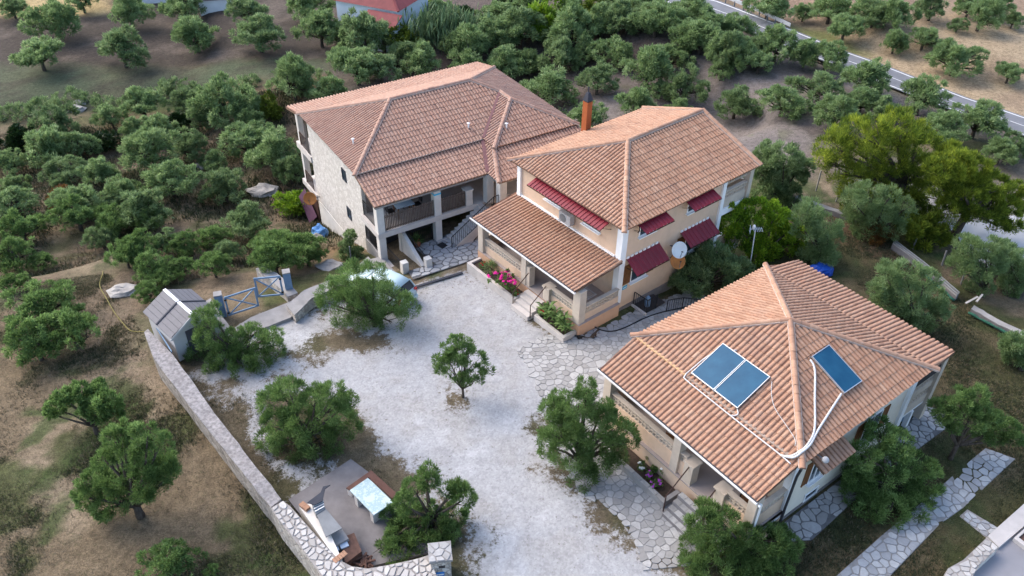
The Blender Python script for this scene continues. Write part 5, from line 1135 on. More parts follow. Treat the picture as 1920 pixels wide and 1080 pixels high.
for lb, P in (('roll of green net along the near garden wall', gw3), ('short roll of green net at the end of middle garden wall', gw2[1:])):
    nt = thing('rolled_net', lb, 'net', (P[0][0], P[0][1], float(hz(*P[0]))), 0, 'rolled nets'); q = [(p[0]-P[0][0]-.12, p[1]-P[0][1]-.10, .14+float(hz(*p))-float(hz(*P[0]))) for p in P]; q = [tuple(np.array(q[0])*(1-t)+np.array(q[-1])*t+np.array((.03*math.sin(t*19), .03*math.cos(t*23), .015*math.sin(t*31)))) for t in np.linspace(0, 1, 14)]; obj('net', MB().tube(q, [.065+.02*math.sin(i*2.1) for i in range(14)], 7), M['net'], nt, True)
for i, (bx_, tp) in enumerate((((1530, 357), (1540, 320)), ((1567, 378), (1578, 348)), ((1712, 466), (1722, 438)), ((1766, 498), (1775, 470)), ((1802, 534), (1812, 500)))):
    p, z = at_terrain(*bx_); q = at_depth(*tp, p[1]+.12); t = thing('fence_post', ('thin grey post furthest up the garden wall', 'thin grey leaning post at the gap beneath pines', 'thin grey leaning post at start of the middle garden wall', 'thin grey leaning post halfway along middle garden wall', 'thin grey post at the near end of middle garden wall')[i], 'post', p, 0, 'leaning fence posts'); d = Vector(q)-Vector(p); obj('pole', MB().bar((0, 0, -.2), tuple(d), .07), M['concw'], t)
p, z = at_terrain(660, 500); q = at_depth(655, 462, p[1]); fp = thing('fence_post', 'thin steel post on the slope before the stone house', 'post', p); obj('pole', MB().bar((0, 0, -.2), tuple(Vector(q)-Vector(p)), .06), M['zinc'], fp)
# wooden leftovers
pk = thing('wood_scrap', 'broken pale wooden planks lying against the garden wall', 'planks', at(1825, 565, .0)); obj('plank', MB().bar((-.5, -.2, .02), (.3, .25, .12), .10, .04), M['rock'], pk); obj('plank', MB().bar((.1, -.1, .06), (.6, .4, .16), .10, .04), M['rock'], pk)

# ================================================================== neighbour's court in the corner
ncg = struct(obj('neighbour_court', MB().prism(px([(1795, 1120), (1818, 1080), (1880, 1022), (1905, 990), (1960, 930), (2100, 900), (2200, 1200), (1800, 1200)], .0), -.2, .05), plain('grey court screed', (.24, .235, .25), .9, .08, 1)))
nw = thing('court_wall', 'white court wall with crazy paved top in the near right corner', 'wall', (*at(1830, 1050, .5)[:2], 0)); on = np.array(nw.location)[:2]
A_ = [np.array(p)-on for p in px([(1765, 1090), (1777, 1066), (1806, 1050), (1850, 1008), (1872, 1027), (1838, 1058), (1815, 1095)], .5)]; cap = [tuple(p) for p in A_]
obj('masonry', MB().prism(cap, -.2, .47), M['rubblewhite'], nw); obj('cap_bed', MB().prism(cap, .473, .50), M['jointw'], nw); paving('cap', cap, .26, 33, M['flagwhite'], None, flat(.50), .035, .03, False, nw, 'cap_stone')
kb = thing('court_kerb', 'straight pale concrete kerb bordering the neighbouring court', 'kerb', (*at(1900, 965, .2)[:2], 0)); ok_ = np.array(kb.location)[:2]
K = [tuple(np.array(p)-ok_) for p in px([(1852, 1005), (1925, 940), (1960, 905), (1990, 925), (1945, 965), (1873, 1026)], .2)]; obj('kerb', MB().prism(K, -.2, .2), M['slab'], kb)
bed = thing('court_planter', 'concrete edged planting bed at the right edge of the court', 'planter', (*at(1930, 1000, .1)[:2], 0)); obd = np.array(bed.location)[:2]
K = [tuple(np.array(p)-obd) for p in px([(1900, 1010), (1950, 965), (1990, 1000), (1940, 1040)], .18)]; Ki = [tuple(np.mean(K, 0)*.2+np.array(p)*.8) for p in K]; kk = MB()
for i in range(4): kk.prism([K[i], K[(i+1) % 4], Ki[(i+1) % 4], Ki[i]], -.1, .22+.001*i)
obj('kerb', kk, M['slab'], bed); obj('soil', MB().prism(Ki, -.1, .12), M['rust'], bed)

# ================================================================== red roofed house, sheds and far buildings
def hipped(name, label, c, rz, w, d, z0, eh, rh, wm, rm, ov=.35):
    t = thing(name, label, 'house', (c[0], c[1], z0), rz); obj('wall', MB().box(-w/2, w/2, -d/2, d/2, -1, eh), wm, t); a, b = w/2+ov, d/2+ov; e = min(a, b)
    P = [(-a, -b, eh), (a, -b, eh), (a, b, eh), (-a, b, eh)]; R1, R2 = ((-a+e, 0, rh), (a-e, 0, rh)) if a >= b else ((0, -b+e, rh), (0, b-e, rh))
    F = [(0, 1, 5, 4), (2, 3, 4, 5), (1, 2, 5), (3, 0, 4)] if a >= b else [(0, 1, 4), (1, 2, 5, 4), (2, 3, 5), (3, 0, 4, 5)]
    r = obj('roof', MB().add(P+[R1, R2], F+[(3, 2, 1, 0)]), rm, t); rb = MB()
    for p in P: q = min((R1, R2), key=lambda k: (Vector(k)-Vector(p)).length); rb.bar(Vector(p)+Vector((0, 0, .03)), Vector(q)+Vector((0, 0, .03)), .22, .12)
    rb.bar(Vector(R1)+Vector((0, 0, .03)), Vector(R2)+Vector((0, 0, .03)), .22, .12); obj('ridge', rb, rm, r); return t
whitew = plain('pale blue white wash', (.60, .65, .70), .9, .05)
rh_ = hipped('red_roofed_house', 'small white house with red hipped roof among the far trees', (-13.0, 80.6), -.42, 6.8, 5.8, -4.2, 4.2, 6.1, whitew, M['roofred'])
an = MB().hexa([(0.5, -4.9, 3.2), (4.2, -4.9, 3.2), (4.2, -3.3, 3.9), (.5, -3.3, 3.9)], [(0.5, -4.9, 3.28), (4.2, -4.9, 3.28), (4.2, -3.3, 3.98), (.5, -3.3, 3.98)]); obj('porch_roof', an, M['roofred'], rh_); obj('porch_wall', MB().box(.7, 4.0, -4.6, -3.102, -1, 3.1), whitew, rh_)
for x, y in ((-2.2, -3.1), (-.6, -3.1)): obj('window', MB().box(x-.4, x+.4, y-.04, y-.003, 1.8, 3.0), M['glass'], rh_)
obj('window', MB().box(-3.74, -3.703, -.5, .5, 1.8, 3.0), M['glass'], rh_)
gh = thing('outbuilding', 'grey roofed pale outbuilding at the right edge behind the pines', 'shed', (35.1, 45.0, -1.0), -.5); obj('wall', MB().box(-2, 2, -1.6, 1.6, -1, 2.2), M['offwhite'], gh); obj('roof', MB().hexa([(-2.3, -1.9, 2.2), (2.3, -1.9, 2.2), (2.3, 1.9, 2.5), (-2.3, 1.9, 2.5)], [(-2.3, -1.9, 2.34), (2.3, -1.9, 2.34), (2.3, 1.9, 2.64), (-2.3, 1.9, 2.64)]), M['shedroof'], gh)
obj('window', MB().box(-.5, .5, -1.64, -1.603, .6, 1.6), M['glass'], gh)
for i, (x, y, lb) in enumerate(((296, -4, 'pale grey far building at the top edge above the upper olives'), (405, 14, 'small white shed among the upper olives'))):
    p, z = at_terrain(x, y); f = thing('far_building', lb, 'building', p, .3*i); obj('wall', MB().box(-1.6, 1.6, -1.2, 1.2, -1, 1.8-.6*i), whitew if i == 0 else M['white'], f); obj('roof', MB().hexa([(-1.8, -1.4, 1.804-.6*i), (1.8, -1.4, 1.804-.6*i), (1.8, 1.4, 2.1-.6*i), (-1.8, 1.4, 2.1-.6*i)], [(-1.8, -1.4, 1.9-.6*i), (1.8, -1.4, 1.9-.6*i), (1.8, 1.4, 2.2-.6*i), (-1.8, 1.4, 2.2-.6*i)]), M['shedroof'], f)
# plastic sheeting beyond the pines
ps = thing('plastic_sheet', 'wrinkled white plastic sheeting spread beyond the pines', 'plastic sheet', (*at(1860, 440, -.7)[:2], -.72)); vs = []; fs = []; n_ = 14
for i in range(n_):
    for j in range(n_): q = at(1770+i*16+j*6, 425+j*7-i*2+(i % 3), -.7); vs.append((q[0]-ps.location.x, q[1]-ps.location.y, .22+.10*math.sin(i*1.7+j*.6)+.05*math.sin(j*2.3)))
for i in range(n_-1):
    for j in range(n_-1): fs.append((i*n_+j, i*n_+j+1, (i+1)*n_+j+1, (i+1)*n_+j))
obj('sheet', MB().add(vs, fs), M['white_plastic'], ps, True)
# tarpaulins, rocks
def lump(name, label, cat, p, r, mat, seed, group=None):
    t = np.random.default_rng(seed); m = MB().ellip((0, 0, 0), r, 12, 8); m.v = [tuple(np.array(v)*(1+.22*math.sin(v[0]*5/r[0]+seed)*math.cos(v[1]*4/r[1]+v[2]*3/r[2]+seed)+t.normal(0, .05))) for v in m.v]; me = m.mesh(name); o = link(name, me, mat); o.location = Vector(p); tag(o, label, cat, group); return o
lump('blue_tarpaulin', 'crumpled light blue tarpaulin at the corner of the stone house', 'tarpaulin', at_terrain(600, 437, .2)[0], (.55, .5, .55), M['tarp'], 2)
lump('white_sack', 'whitish sack lying by the light blue tarpaulin', 'sack', at_terrain(594, 446, .1)[0], (.45, .3, .28), M['concw'], 5)
lump('blue_sheet', 'deep blue sheet under the olive behind the bungalow roof', 'sheet', at(1538, 507, .2), (.7, .5, .35), M['bluetarp'], 4)
for i, (x, y, r, lb) in enumerate(((385, 312, .9, 'flat grey rock among olives left of the stone house'), (495, 358, 1.2, 'broad dark boulder beneath the olives near stone house gable'), (232, 545, .8, 'pale flat rock beside the yellow hose'), (140, 205, .9, 'whitish boulder on the terrace bank far left'), (620, 500, .8, 'grey boulder by the low wall before the stone house'), (150, 192, .6, 'small stone at the foot of the terrace bank'), (570, 574, .16, 'white stone at the end of low wall by the blue gate'), (1830, 905, .0, ''))):
    if r: lump('boulder', lb, 'boulder', at_terrain(x, y, .05)[0], (r, r*.75, r*.32), M['rock'] if i != 6 else M['white'], 11+i, 'boulders')
# television aerial
ae = thing('tv_aerial', 'television aerial on a slim pale mast before the citrus tree', 'aerial', at(1405, 507, 0)); tp = at_depth(1416, 432, at(1405, 507, 0)[1]+.1)-at(1405, 507, 0); obj('mast', MB().tube([(0, 0, 0), tuple(tp)], .03, 8), M['gutter'], ae)
m_ = MB(); T = Vector(tuple(tp)); m_.bar(T+Vector((-.3, 0, .05)), T+Vector((.4, .1, .05)), .025)
for i in range(6): m_.bar(T+Vector((-.1+.09*i, -.2, .05)), T+Vector((-.1+.09*i, .22, .07)), .018)
for z in (-.1, .0, .1, .2): m_.bar(T+Vector((-.3, -.2, z)), T+Vector((-.25, .2, z)), .018)
obj('antenna', m_, M['alu'], ae); obj('amplifier', MB().lathe([(.05, 0), (.09, .05), (.09, .22), (.04, .28)], 10, tuple(T+Vector((-.1, 0, .06)))), M['gutter'], ae, True)
# cats
def cat(label, p, rz, mat, crouch):
    t = thing('cat', label, 'cat', p, rz); m = bpy.data.meshes.new('body'); k = .45 if crouch else 1.0
    J = [((0, 0, .10), .075), ((.10, 0, .16*k+.04), .07), ((.19, 0, .27*k+.03), .055), ((.24, 0, .36*k+.02), .04), ((.30, 0, .385*k+.02), .048), ((.36, 0, .37*k+.02), .025), ((-.10, 0, .06), .02), ((-.24, .04, .03), .017), ((-.38, .10, .025), .014), ((.17, .05, .14*k), .03), ((.19, .055, .02), .022), ((.17, -.05, .14*k), .03), ((.19, -.055, .02), .022), ((.02, .075, .05), .04), ((.12, .08, .02), .022), ((.02, -.075, .05), .04), ((.12, -.08, .02), .022), ((.285, .028, .43*k+.02), .012), ((.285, -.028, .43*k+.02), .012)]
    m.from_pydata([j[0] for j in J], [(0, 1), (1, 2), (2, 3), (3, 4), (4, 5), (0, 6), (6, 7), (7, 8), (2, 9), (9, 10), (2, 11), (11, 12), (0, 13), (13, 14), (0, 15), (15, 16), (4, 17), (4, 18)], []); o = link('body', m, mat, t)
    o.modifiers.new('Skin', 'SKIN'); sv = m.skin_vertices[0].data if m.skin_vertices else None
    if sv is None: bm_ = bmesh.new(); bm_.from_mesh(m); bm_.verts.layers.skin.verify(); bm_.to_mesh(m); bm_.free(); sv = m.skin_vertices[0].data
    for v, j in zip(sv, J): v.radius = (j[1], j[1])
    sv[0].use_root = True; s_ = o.modifiers.new('Sub', 'SUBSURF'); s_.levels = s_.render_levels = 1
    for y in (.022, -.022): obj('eye', MB().ellip((.345, y, .39*k+.02), .008, 6, 4), M['yellowgreen'], t)
cat('brown cat sitting on the flagstones with its tail stretched out', at(1110, 633, .0), .35, M['catbr'], False); cat('black cat crouching at the planter corner of the peach house', at(1084, 633, .0), -.5, M['catbk'], True)
# ================================================================== trees and plants
def leaf_cloud(name, blobs, n, ll, lw, mat, seed, sub=14, up=.45, subr=(.26, .46), spread=.95, bright=.5):
    """blobs: rows (x, y, z, rx, rz). Each blob carries tufts, each tuft many pointed leaves."""
    r = np.random.default_rng(seed); B = np.asarray(blobs, float); S = []; rv = []
    for b in B:
        d = r.normal(size=(sub, 3)); d[:, 2] = d[:, 2]*.8+.25; d /= np.linalg.norm(d, axis=1)[:, None]
        k = r.uniform(.62, 1.0, (sub, 1)); c = b[:3]+d*np.array([b[3], b[3], b[4]])*k; rad = b[3]*r.uniform(*subr, sub)
        S.append(np.concatenate([c, rad[:, None], d], 1)); rv.append(np.clip(r.normal(.5, .16, sub), .05, .95))
    S = np.concatenate(S); rv = np.concatenate(rv); w = S[:, 3]**2; idx = r.choice(len(S), n, p=w/w.sum()); T = S[idx]
    d = r.normal(size=(n, 3)); d = d/np.linalg.norm(d, axis=1)[:, None]; d = d*.8+T[:, 4:7]*.55; d[:, 2] += .15; d /= np.linalg.norm(d, axis=1)[:, None]
    pos = T[:, :3]+d*T[:, 3:4]*(r.random((n, 1))**.55)*spread
    ax = d*.75+T[:, 4:7]*.3+r.normal(size=(n, 3))*.45; ax[:, 2] += up; ax /= np.linalg.norm(ax, axis=1)[:, None]
    sd = np.cross(ax, r.normal(size=(n, 3))); sd /= np.linalg.norm(sd, axis=1)[:, None]+1e-9
    L = ll*r.uniform(.65, 1.35, (n, 1)); w_ = lw*r.uniform(.7, 1.3, (n, 1)); nm = np.cross(ax, sd)
    V = np.stack([pos, pos+ax*L*.5+sd*w_*.5+nm*w_*.15, pos+ax*L, pos+ax*L*.5-sd*w_*.5+nm*w_*.15], 1).reshape(-1, 3)
    a = np.clip(rv[idx]+r.normal(0, .17, n), 0, 1)
    me = np_mesh(name, V, np.arange(4*n).reshape(n, 4), {'rnd': np.repeat(a, 4)}); me.materials.append(mat); return me
def trunk_mb(blobs, r0, hf, seed, lean=(0, 0), n=7):
    r = np.random.default_rng(seed); mb = MB(); f = Vector((lean[0]*hf, lean[1]*hf, hf))
    mb.tube([(0, 0, -.35), (lean[0]*hf*.3+r.normal(0, r0*.2), lean[1]*hf*.3, hf*.4), f], [r0*1.35, r0*1.02, r0*.86], n)
    for b in blobs:
        e = Vector(b[:3]); e.z -= b[4]*.2; m = f.lerp(e, .5)+Vector((r.normal(0, .08), r.normal(0, .08), .05)); k = r0*.52
        mb.tube([f-Vector((0, 0, r0*.5)), m, e], [k*1.15, k*.75, k*.3], 6)
        for _ in range(3):
            t = e+Vector((r.normal(0, .5)*b[3], r.normal(0, .5)*b[3], r.uniform(-.1, .6)*b[4])); mb.tube([m.lerp(e, .55), t], [k*.38, k*.12], 4)
    return mb
def olive_blobs(seed, kind=0):
    r = np.random.default_rng(seed); B = []; n = r.integers(5, 8)
    for i in range(n+1):
        a = 2*math.pi*(i+r.uniform(-.35, .35))/(n+1); d = r.uniform(.22, .38); B.append((d*math.cos(a), d*math.sin(a), r.uniform(.26, .50), r.uniform(.11, .19), r.uniform(.10, .17)))
    for i in range(r.integers(3, 6)): a = r.uniform(0, 6.28); d = r.uniform(.02, .22); B.append((d*math.cos(a), d*math.sin(a), r.uniform(.46, .66), r.uniform(.13, .20), r.uniform(.11, .17)))
    return B
class Kind:
    def __init__(s, nm, mat, n, seeds, ll, lw, trunk=.035, hf=.2, blobs=olive_blobs, **k):
        s.var = []
        for q in seeds:
            B = blobs(q); s.var.append((leaf_cloud('crown', B, n, ll, lw, mat, q, **k), trunk_mb(B, trunk, hf, q)))
        s.tr = []
        for c, t in s.var:
            me = t.mesh('trunk'); me.materials.append(M['bark']); me.polygons.foreach_set('use_smooth', [True]*len(me.polygons)); s.tr.append(me)
def bush_blobs(seed):
    r = np.random.default_rng(seed); B = []
    for i in range(8): a = r.uniform(0, 6.28); d = r.uniform(.05, .28); B.append((d*math.cos(a), d*math.sin(a), r.uniform(.16, .5), r.uniform(.17, .26), r.uniform(.16, .26)))
    return B
K_OL = Kind('olive', M['olive'], 7600, range(101, 110), .066, .018, sub=9, subr=(.32, .55))
K_OD = Kind('olive dark', M['olivedark'], 7600, range(111, 117), .066, .018, sub=9, subr=(.32, .55))
K_DR = Kind('evergreen', M['darkleaf'], 3600, (121, 122), .085, .034, blobs=bush_blobs, hf=.12)
K_CI = Kind('citrus', M['citrus'], 3600, (131, 132), .075, .04, blobs=bush_blobs, hf=.12)
K_YG = Kind('broadleaf', M['yellowgreen'], 3400, (141,), .08, .034, blobs=bush_blobs, hf=.12)
K_AU = Kind('rusty', M['autumn'], 2200, (151,), .10, .03, blobs=bush_blobs, hf=.1)
K_YO = Kind('olive young', M['young'], 8400, range(161, 166), .060, .015, sub=9, subr=(.32, .55))
TREES = []
def tree(kind, x, y, w, name, label, cat, group, i, hcf=.52, zs=.88, yaw=None):
    """crown centred on pixel (x, y), w pixels wide; foot found on the terrain below it"""
    D = 60.0
    for _ in range(6):
        Wm = w*D/FOC; p, z = at_terrain(x, y, hcf*Wm+.05); D = float((p-CAM) @ FWD)
    j = i % len(kind.var); z = float(hz(p[0], p[1])); o = thing(name, label, cat, (p[0], p[1], z-.05), (i*2.399) % 6.283 if yaw is None else yaw, group); sc = Wm*1.02
    sx = 1+.12*math.sin(i*3.7); o.scale = (sc*sx, sc/sx, sc*zs*(1+.12*math.sin(i*1.9)))
    link('trunk', kind.tr[j], None, o); link('crown', kind.var[j][0], None, o); TREES.append(o); return o
G = {
 'upper': ('olive tree on the dark field above the terrace bank, upper left', 'olives of the upper field'),
 'left': ('grey green olive tree in the crowded grove left of the stone house', 'olives of the left grove'),
 'slope': ('green olive tree in the dry field strip left of shed and gate', 'olives of the left field strip'),
 'back': ('olive tree in the dense grove behind the two tiled houses', 'olives of the back grove'),
 'plough': ('olive tree on ploughed grey soil between houses and road', 'olives on the ploughed soil'),
 'road': ('olive tree on the pale bare field across the road', 'olives across the road'),
}
L_ = {
 'upper': [(96,31,100),(69,89,104),(224,80,112),(241,20,82),(363,58,96),(481,52,108),(600,48,92),(344,6,92),(463,12,92),(580,2,92),(150,-6,70),(20,8,60),(640,95,60)],
 'left': [(548,150,112),(610,165,92),(355,186,76),(418,192,122),(267,197,92),(463,209,92),(100,224,112),(207,220,64),(255,240,80),(303,240,84),(385,214,76),(89,268,112),(144,266,84),(281,281,116),(348,276,82),(463,256,122),(510,288,112),(544,320,76),(115,316,96),(185,313,84),(18,308,70),(318,335,112),(418,346,112),(230,357,84),(144,372,104),(26,376,90),(274,392,104),(38,428,94),(214,412,92),(274,407,82),(189,446,66),(340,452,78),(142,400,110),(261,466,84),(462,415,112),(540,458,128),(505,455,76),(30,345,70),(200,385,70),(400,300,60),(235,478,78),(400,440,74),(308,452,72),(515,488,96),(574,474,84),(300,512,72),(430,470,64)],
 'slope': [(19,478,92),(75,488,56),(44,526,44),(12,530,44),(283,494,84),(340,498,60),(400,498,68),(277,546,64),(79,566,124),(64,640,118),(132,618,118),(310,1052,112),(395,1072,40)],
 'back': [(669,122,100),(713,124,86),(793,114,90),(877,92,92),(983,69,112),(921,80,92),(1078,55,104),(1041,78,62),(1150,88,86),(1227,70,92),(1282,58,62),(946,114,92),(994,114,62),(1052,107,92),(935,25,78),(819,22,72),(1161,40,84),(1242,30,82),(1285,14,60),(684,70,112),(720,70,70),(640,60,70),(870,45,70),(1000,45,70),(1100,95,60),(1190,20,70),(1210,-4,80),(990,0,80),(760,95,70),(1130,42,78),(1075,22,74),(1200,46,76),(940,62,78),(880,128,64),(1160,6,76),(1262,112,78),(850,82,60)],
 'plough': [(1027,158,108),(1121,142,84),(1216,124,106),(1198,180,82),(1100,212,88),(1285,155,92),(1301,20,82),(1382,38,84),(1301,54,90),(1374,88,92),(1460,74,100),(1310,102,90),(1390,140,74),(1382,188,86),(1472,180,96),(1513,95,74),(1553,100,84),(1541,151,102),(1627,140,96),(1570,213,96),(1619,180,78),(1659,201,78),(1729,176,96),(1769,233,88),(1838,216,112),(1330,70,70),(1425,110,66),(1350,150,60),(1880,280,70),(1905,270,60),(1270,195,60),(1335,42,80),(1345,104,72),(1420,84,74),(1240,160,60)],
 'road': [(1586,46,78),(1508,20,46),(1639,34,76),(1680,74,62),(1688,20,82),(1741,50,68),(1798,42,42),(1843,25,78),(1798,99,104),(1897,128,66),(1902,34,44),(1875,2,74),(1561,6,92),(1443,4,82),(1750,8,70),(1630,4,80),(1820,8,60)],
}
ORD = ['first', 'second', 'third', 'fourth', 'fifth', 'sixth', 'seventh', 'eighth', 'ninth', 'tenth', 'eleventh', 'twelfth']
PLACE = {'upper': 'on dark field above terrace bank', 'left': 'in grove left of stone house', 'slope': 'in dry strip left of shed', 'back': 'in grove behind tiled houses', 'plough': 'on grey soil before the road', 'road': 'on bare field across the road'}
NROW = {'upper': 2, 'left': 7, 'slope': 3, 'back': 5, 'plough': 5, 'road': 3}
def row_labels(key, pts):
    n = NROW[key]; order = sorted(range(len(pts)), key=lambda k: pts[k][1]); out = {}; per = math.ceil(len(pts)/n)
    for r in range(n):
        for c, k in enumerate(sorted(order[r*per:(r+1)*per], key=lambda k: pts[k][0])):
            out[k] = 'olive %s, %s from left in %s row down' % (PLACE[key], ORD[c], ORD[r])
    return out
i = 0
for key, pts in L_.items():
    labs = row_labels(key, pts)
    for kk, (x, y, w) in enumerate(pts):
        w *= {'left': .94, 'back': 1.06}.get(key, 1.0)
        i += 1; dark = (i % 3 == 0) if key in ('upper', 'back') else (i % 4 == 0)
        tree(K_YO if key == 'slope' or (key == 'left' and y > 376 and i % 4) else K_OD if dark else K_OL, x, y, w, 'olive_tree', labs[kk], 'olive tree', G[key][1], i, .36 if key in ('left', 'back', 'slope') else .42)
for x, y, w, K, nm, lb, gp in [
    (496,195,62,K_YG,'broadleaf_tree','yellow green bush among the olives left of stone house roof',None),(337,222,56,K_DR,'evergreen_tree','small dark evergreen among olives, upper part of the left grove',None),(193,254,68,K_DR,'evergreen_tree','dark evergreen tree in the left grove below the terrace bank',None),(22,260,76,K_DR,'evergreen_tree','dark evergreen tree at left edge below the terrace bank',None),
    (112,362,66,K_AU,'rusty_shrub','rusty red leaved shrub in the left grove',None),(548,372,86,K_CI,'citrus_tree','bright green citrus beside the gable of stone house',None),
    (1026,24,104,K_CI,'broadleaf_tree','bright green round tree at the top among the back grove',None),(877,26,66,K_DR,'evergreen_tree','dark evergreen between olives at the top centre',None),(1110,12,100,K_YG,'broadleaf_tree','yellow green tree at the top edge right of the bright round tree',None),(757,62,76,K_YG,'broadleaf_tree','yellow green tree beside porch of the red roofed house',None),(690,48,56,K_YG,'broadleaf_tree','yellow green bush before wall of the red roofed house',None),
    (790,10,80,K_CI,'broadleaf_tree','green tree right behind the red roofed house',None),(960,-2,70,K_DR,'evergreen_tree','dark tree at the top edge above the back grove',None),(505,190,1,K_YG,'','',None)]:
    i += 1
    if nm: tree(K, x, y, w, nm, lb, 'tree', gp, i, .42)
# hedge of dark scrub along the terrace bank
sc_ = []
r_ = np.random.default_rng(77)
for t in np.linspace(0, 1, 46):
    x = -20+t*640; y = 208-t*62+8*math.sin(t*20); q, z = at_terrain(x+r_.normal(0, 10), y+r_.normal(0, 5), .3); s = r_.uniform(.4, 1.0); sc_.append((q[0], q[1], z+.35*s, s, s*.8))
stuff(link('bank_scrub', leaf_cloud('bank_scrub', sc_, 16000, .26, .08, M['olivedark'], 78, sub=8)))

# trees modelled singly: clumps given where the photograph shows them
def single(name, label, cat, foot, blobs, mat, n, ll, lw, seed, r0=.13, hf=.55, trunk=True, depth=.55, group=None, limb=None, up=.85, sub=19, subr=(.27, .48), z=None, lean=(0, 0), cat2=None):
    p, zz = at_terrain(*foot); p = Vector(p); r = np.random.default_rng(seed); B = []
    for x, y, rp in blobs:
        q = at_depth(x, y, p.y+.001); D = float((q-CAM) @ FWD); R = .84*rp*D/FOC; dy = r.uniform(-depth, depth)*R*1.2
        q = CAM+(q-CAM)*((p.y+dy)/q[1]); q = q-np.array(p); zr = R*.84; q = q if q[2] > zr*.7 else at(x, y, p.z+zr*.7)-np.array(p)
        B.append((q[0], q[1], q[2], R, zr))
    # a few clumps behind the visible ones so that the crown is round
    for b in list(B)[::3]: B.append((b[0]*.85, b[1]+b[3]*1.2, b[2]-.1*b[3], b[3]*.8, b[4]*.8))
    o = thing(name, label, cat, p-Vector((0, 0, .03)), 0, group)
    if trunk: obj('trunk', trunk_mb(B, r0, hf, seed, lean), M['bark'], o, True)
    link('crown', leaf_cloud('crown', B, int(n*2.0), ll, lw, mat, seed, sub=sub, up=up, subr=subr), None, o); return o
OL = dict(mat=M['young'], ll=.15, lw=.028)
single('olive_tree', 'broad bushy olive before the parked car, brown litter under it', 'olive tree', (702, 610), [(630,545,40),(665,520,36),(700,515,30),(650,580,40),(690,565,44),(730,560,42),(765,578,26),(735,600,34),(690,600,34),(615,565,22),(672,545,30)], n=17000, seed=201, **OL)
single('olive_tree', 'two lobed olive in front of the garden shed door', 'olive tree', (445, 672), [(382,600,26),(395,630,34),(370,655,24),(425,665,34),(400,688,20),(450,655,26),(475,640,32),(505,650,30),(485,680,26),(455,685,26),(515,630,18),(440,630,22)], n=14000, seed=202, **OL)
single('olive_tree', 'dense round olive between stone wall and open gravel', 'olive tree', (580, 832), [(510,755,34),(545,735,30),(520,800,38),(570,790,46),(620,760,40),(640,800,36),(600,825,42),(545,830,38),(650,755,24),(500,825,24),(590,745,26),(630,735,26)], n=20000, seed=203, **OL)
single('olive_tree', 'small thin young olive alone in middle of the gravel yard', 'olive tree', (868, 744), [(862,652,22),(835,662,22),(888,676,26),(852,688,26),(893,704,24),(832,686,20),(868,716,18),(912,690,18),(850,640,14),(880,655,14),(822,672,12)], n=4600, seed=204, r0=.06, mat=M['young'], ll=.15, lw=.036, sub=11)
single('olive_tree', 'large round olive at the bungalow planter, bright leaves', 'olive tree', (1088, 880), [(1040,770,30),(1085,755,34),(1125,770,30),(1050,810,40),(1100,800,46),(1150,800,36),(1175,820,26),(1070,850,44),(1120,850,42),(1030,835,28),(1090,885,34),(1155,845,30),(1100,735,22)], n=21000, seed=205, **OL)
single('olive_tree', 'open crowned olive leaning over the marble table', 'olive tree', (808, 985), [(800,900,24),(775,915,24),(845,920,22),(868,935,24),(855,965,24),(760,945,22),(730,965,22),(780,970,34),(820,985,34),(750,1000,26),(790,1010,30),(745,1035,26),(725,1020,18),(840,1000,22),(805,950,16)], n=16000, seed=206, **OL)
single('olive_tree', 'two lobed olive at the bottom edge below the bungalow corner', 'olive tree', (1388, 1050), [(1320,985,34),(1355,975,34),(1310,1025,36),(1360,1020,40),(1335,1060,40),(1440,1010,34),(1475,1020,28),(1420,1045,40),(1460,1055,34),(1390,1060,34),(1300,1060,28),(1400,1000,22)], n=21000, seed=207, **OL)
single('olive_tree', 'big leafy olive standing over the garden path right of bungalow', 'olive tree', (1672, 925), [(1650,820,32),(1690,835,34),(1620,850,34),(1660,870,42),(1715,870,36),(1605,890,34),(1640,915,42),(1690,915,42),(1730,910,34),(1600,925,26),(1670,955,36),(1720,950,30),(1630,955,28),(1745,880,20)], n=22000, seed=208, **OL)
single('olive_tree', 'spindly open olive by rear corner of the bungalow path', 'olive tree', (1782, 860), [(1770,775,22),(1800,750,24),(1830,740,22),(1820,785,28),(1855,775,22),(1870,810,26),(1890,800,22),(1840,820,22),(1785,800,18),(1900,825,18),(1755,760,14)], n=11000, seed=209, r0=.10, hf=.9, **OL)
GO = dict(mat=M['olive'], ll=.18, lw=.032)
single('olive_tree', 'wide grey olive against the peach house side wall and dish', 'olive tree', (1330, 540), [(1285,500,34),(1320,490,36),(1360,495,34),(1390,510,24),(1300,525,34),(1345,530,36),(1380,530,22),(1270,520,20),(1335,470,20)], n=15000, seed=210, mat=M['olivedark'], ll=.20, lw=.05)
single('citrus_tree', 'bright yellow green citrus tree beside the television aerial', 'citrus tree', (1430, 485), [(1375,420,34),(1410,400,34),(1450,400,30),(1480,430,30),(1390,450,36),(1430,445,40),(1470,465,32),(1430,480,32),(1365,395,20),(1495,455,18),(1440,425,28)], M['citrus'], 13000, .17, .085, 211, sub=14)
single('olive_tree', 'grey olive right of the citrus above the bungalow roof', 'olive tree', (1540, 492), [(1520,400,26),(1545,420,34),(1560,450,28),(1530,450,36),(1510,430,26),(1545,480,30),(1520,485,26),(1500,405,22)], n=11000, seed=212, **GO)
single('olive_tree', 'grey olive on the dark lawn right of bungalow roof ridge', 'olive tree', (1705, 610), [(1665,520,28),(1700,510,28),(1735,525,28),(1660,560,34),(1700,555,38),(1745,560,30),(1690,595,34),(1740,595,34),(1765,580,20),(1640,545,18),(1720,575,30)], n=14000, seed=213, **GO)
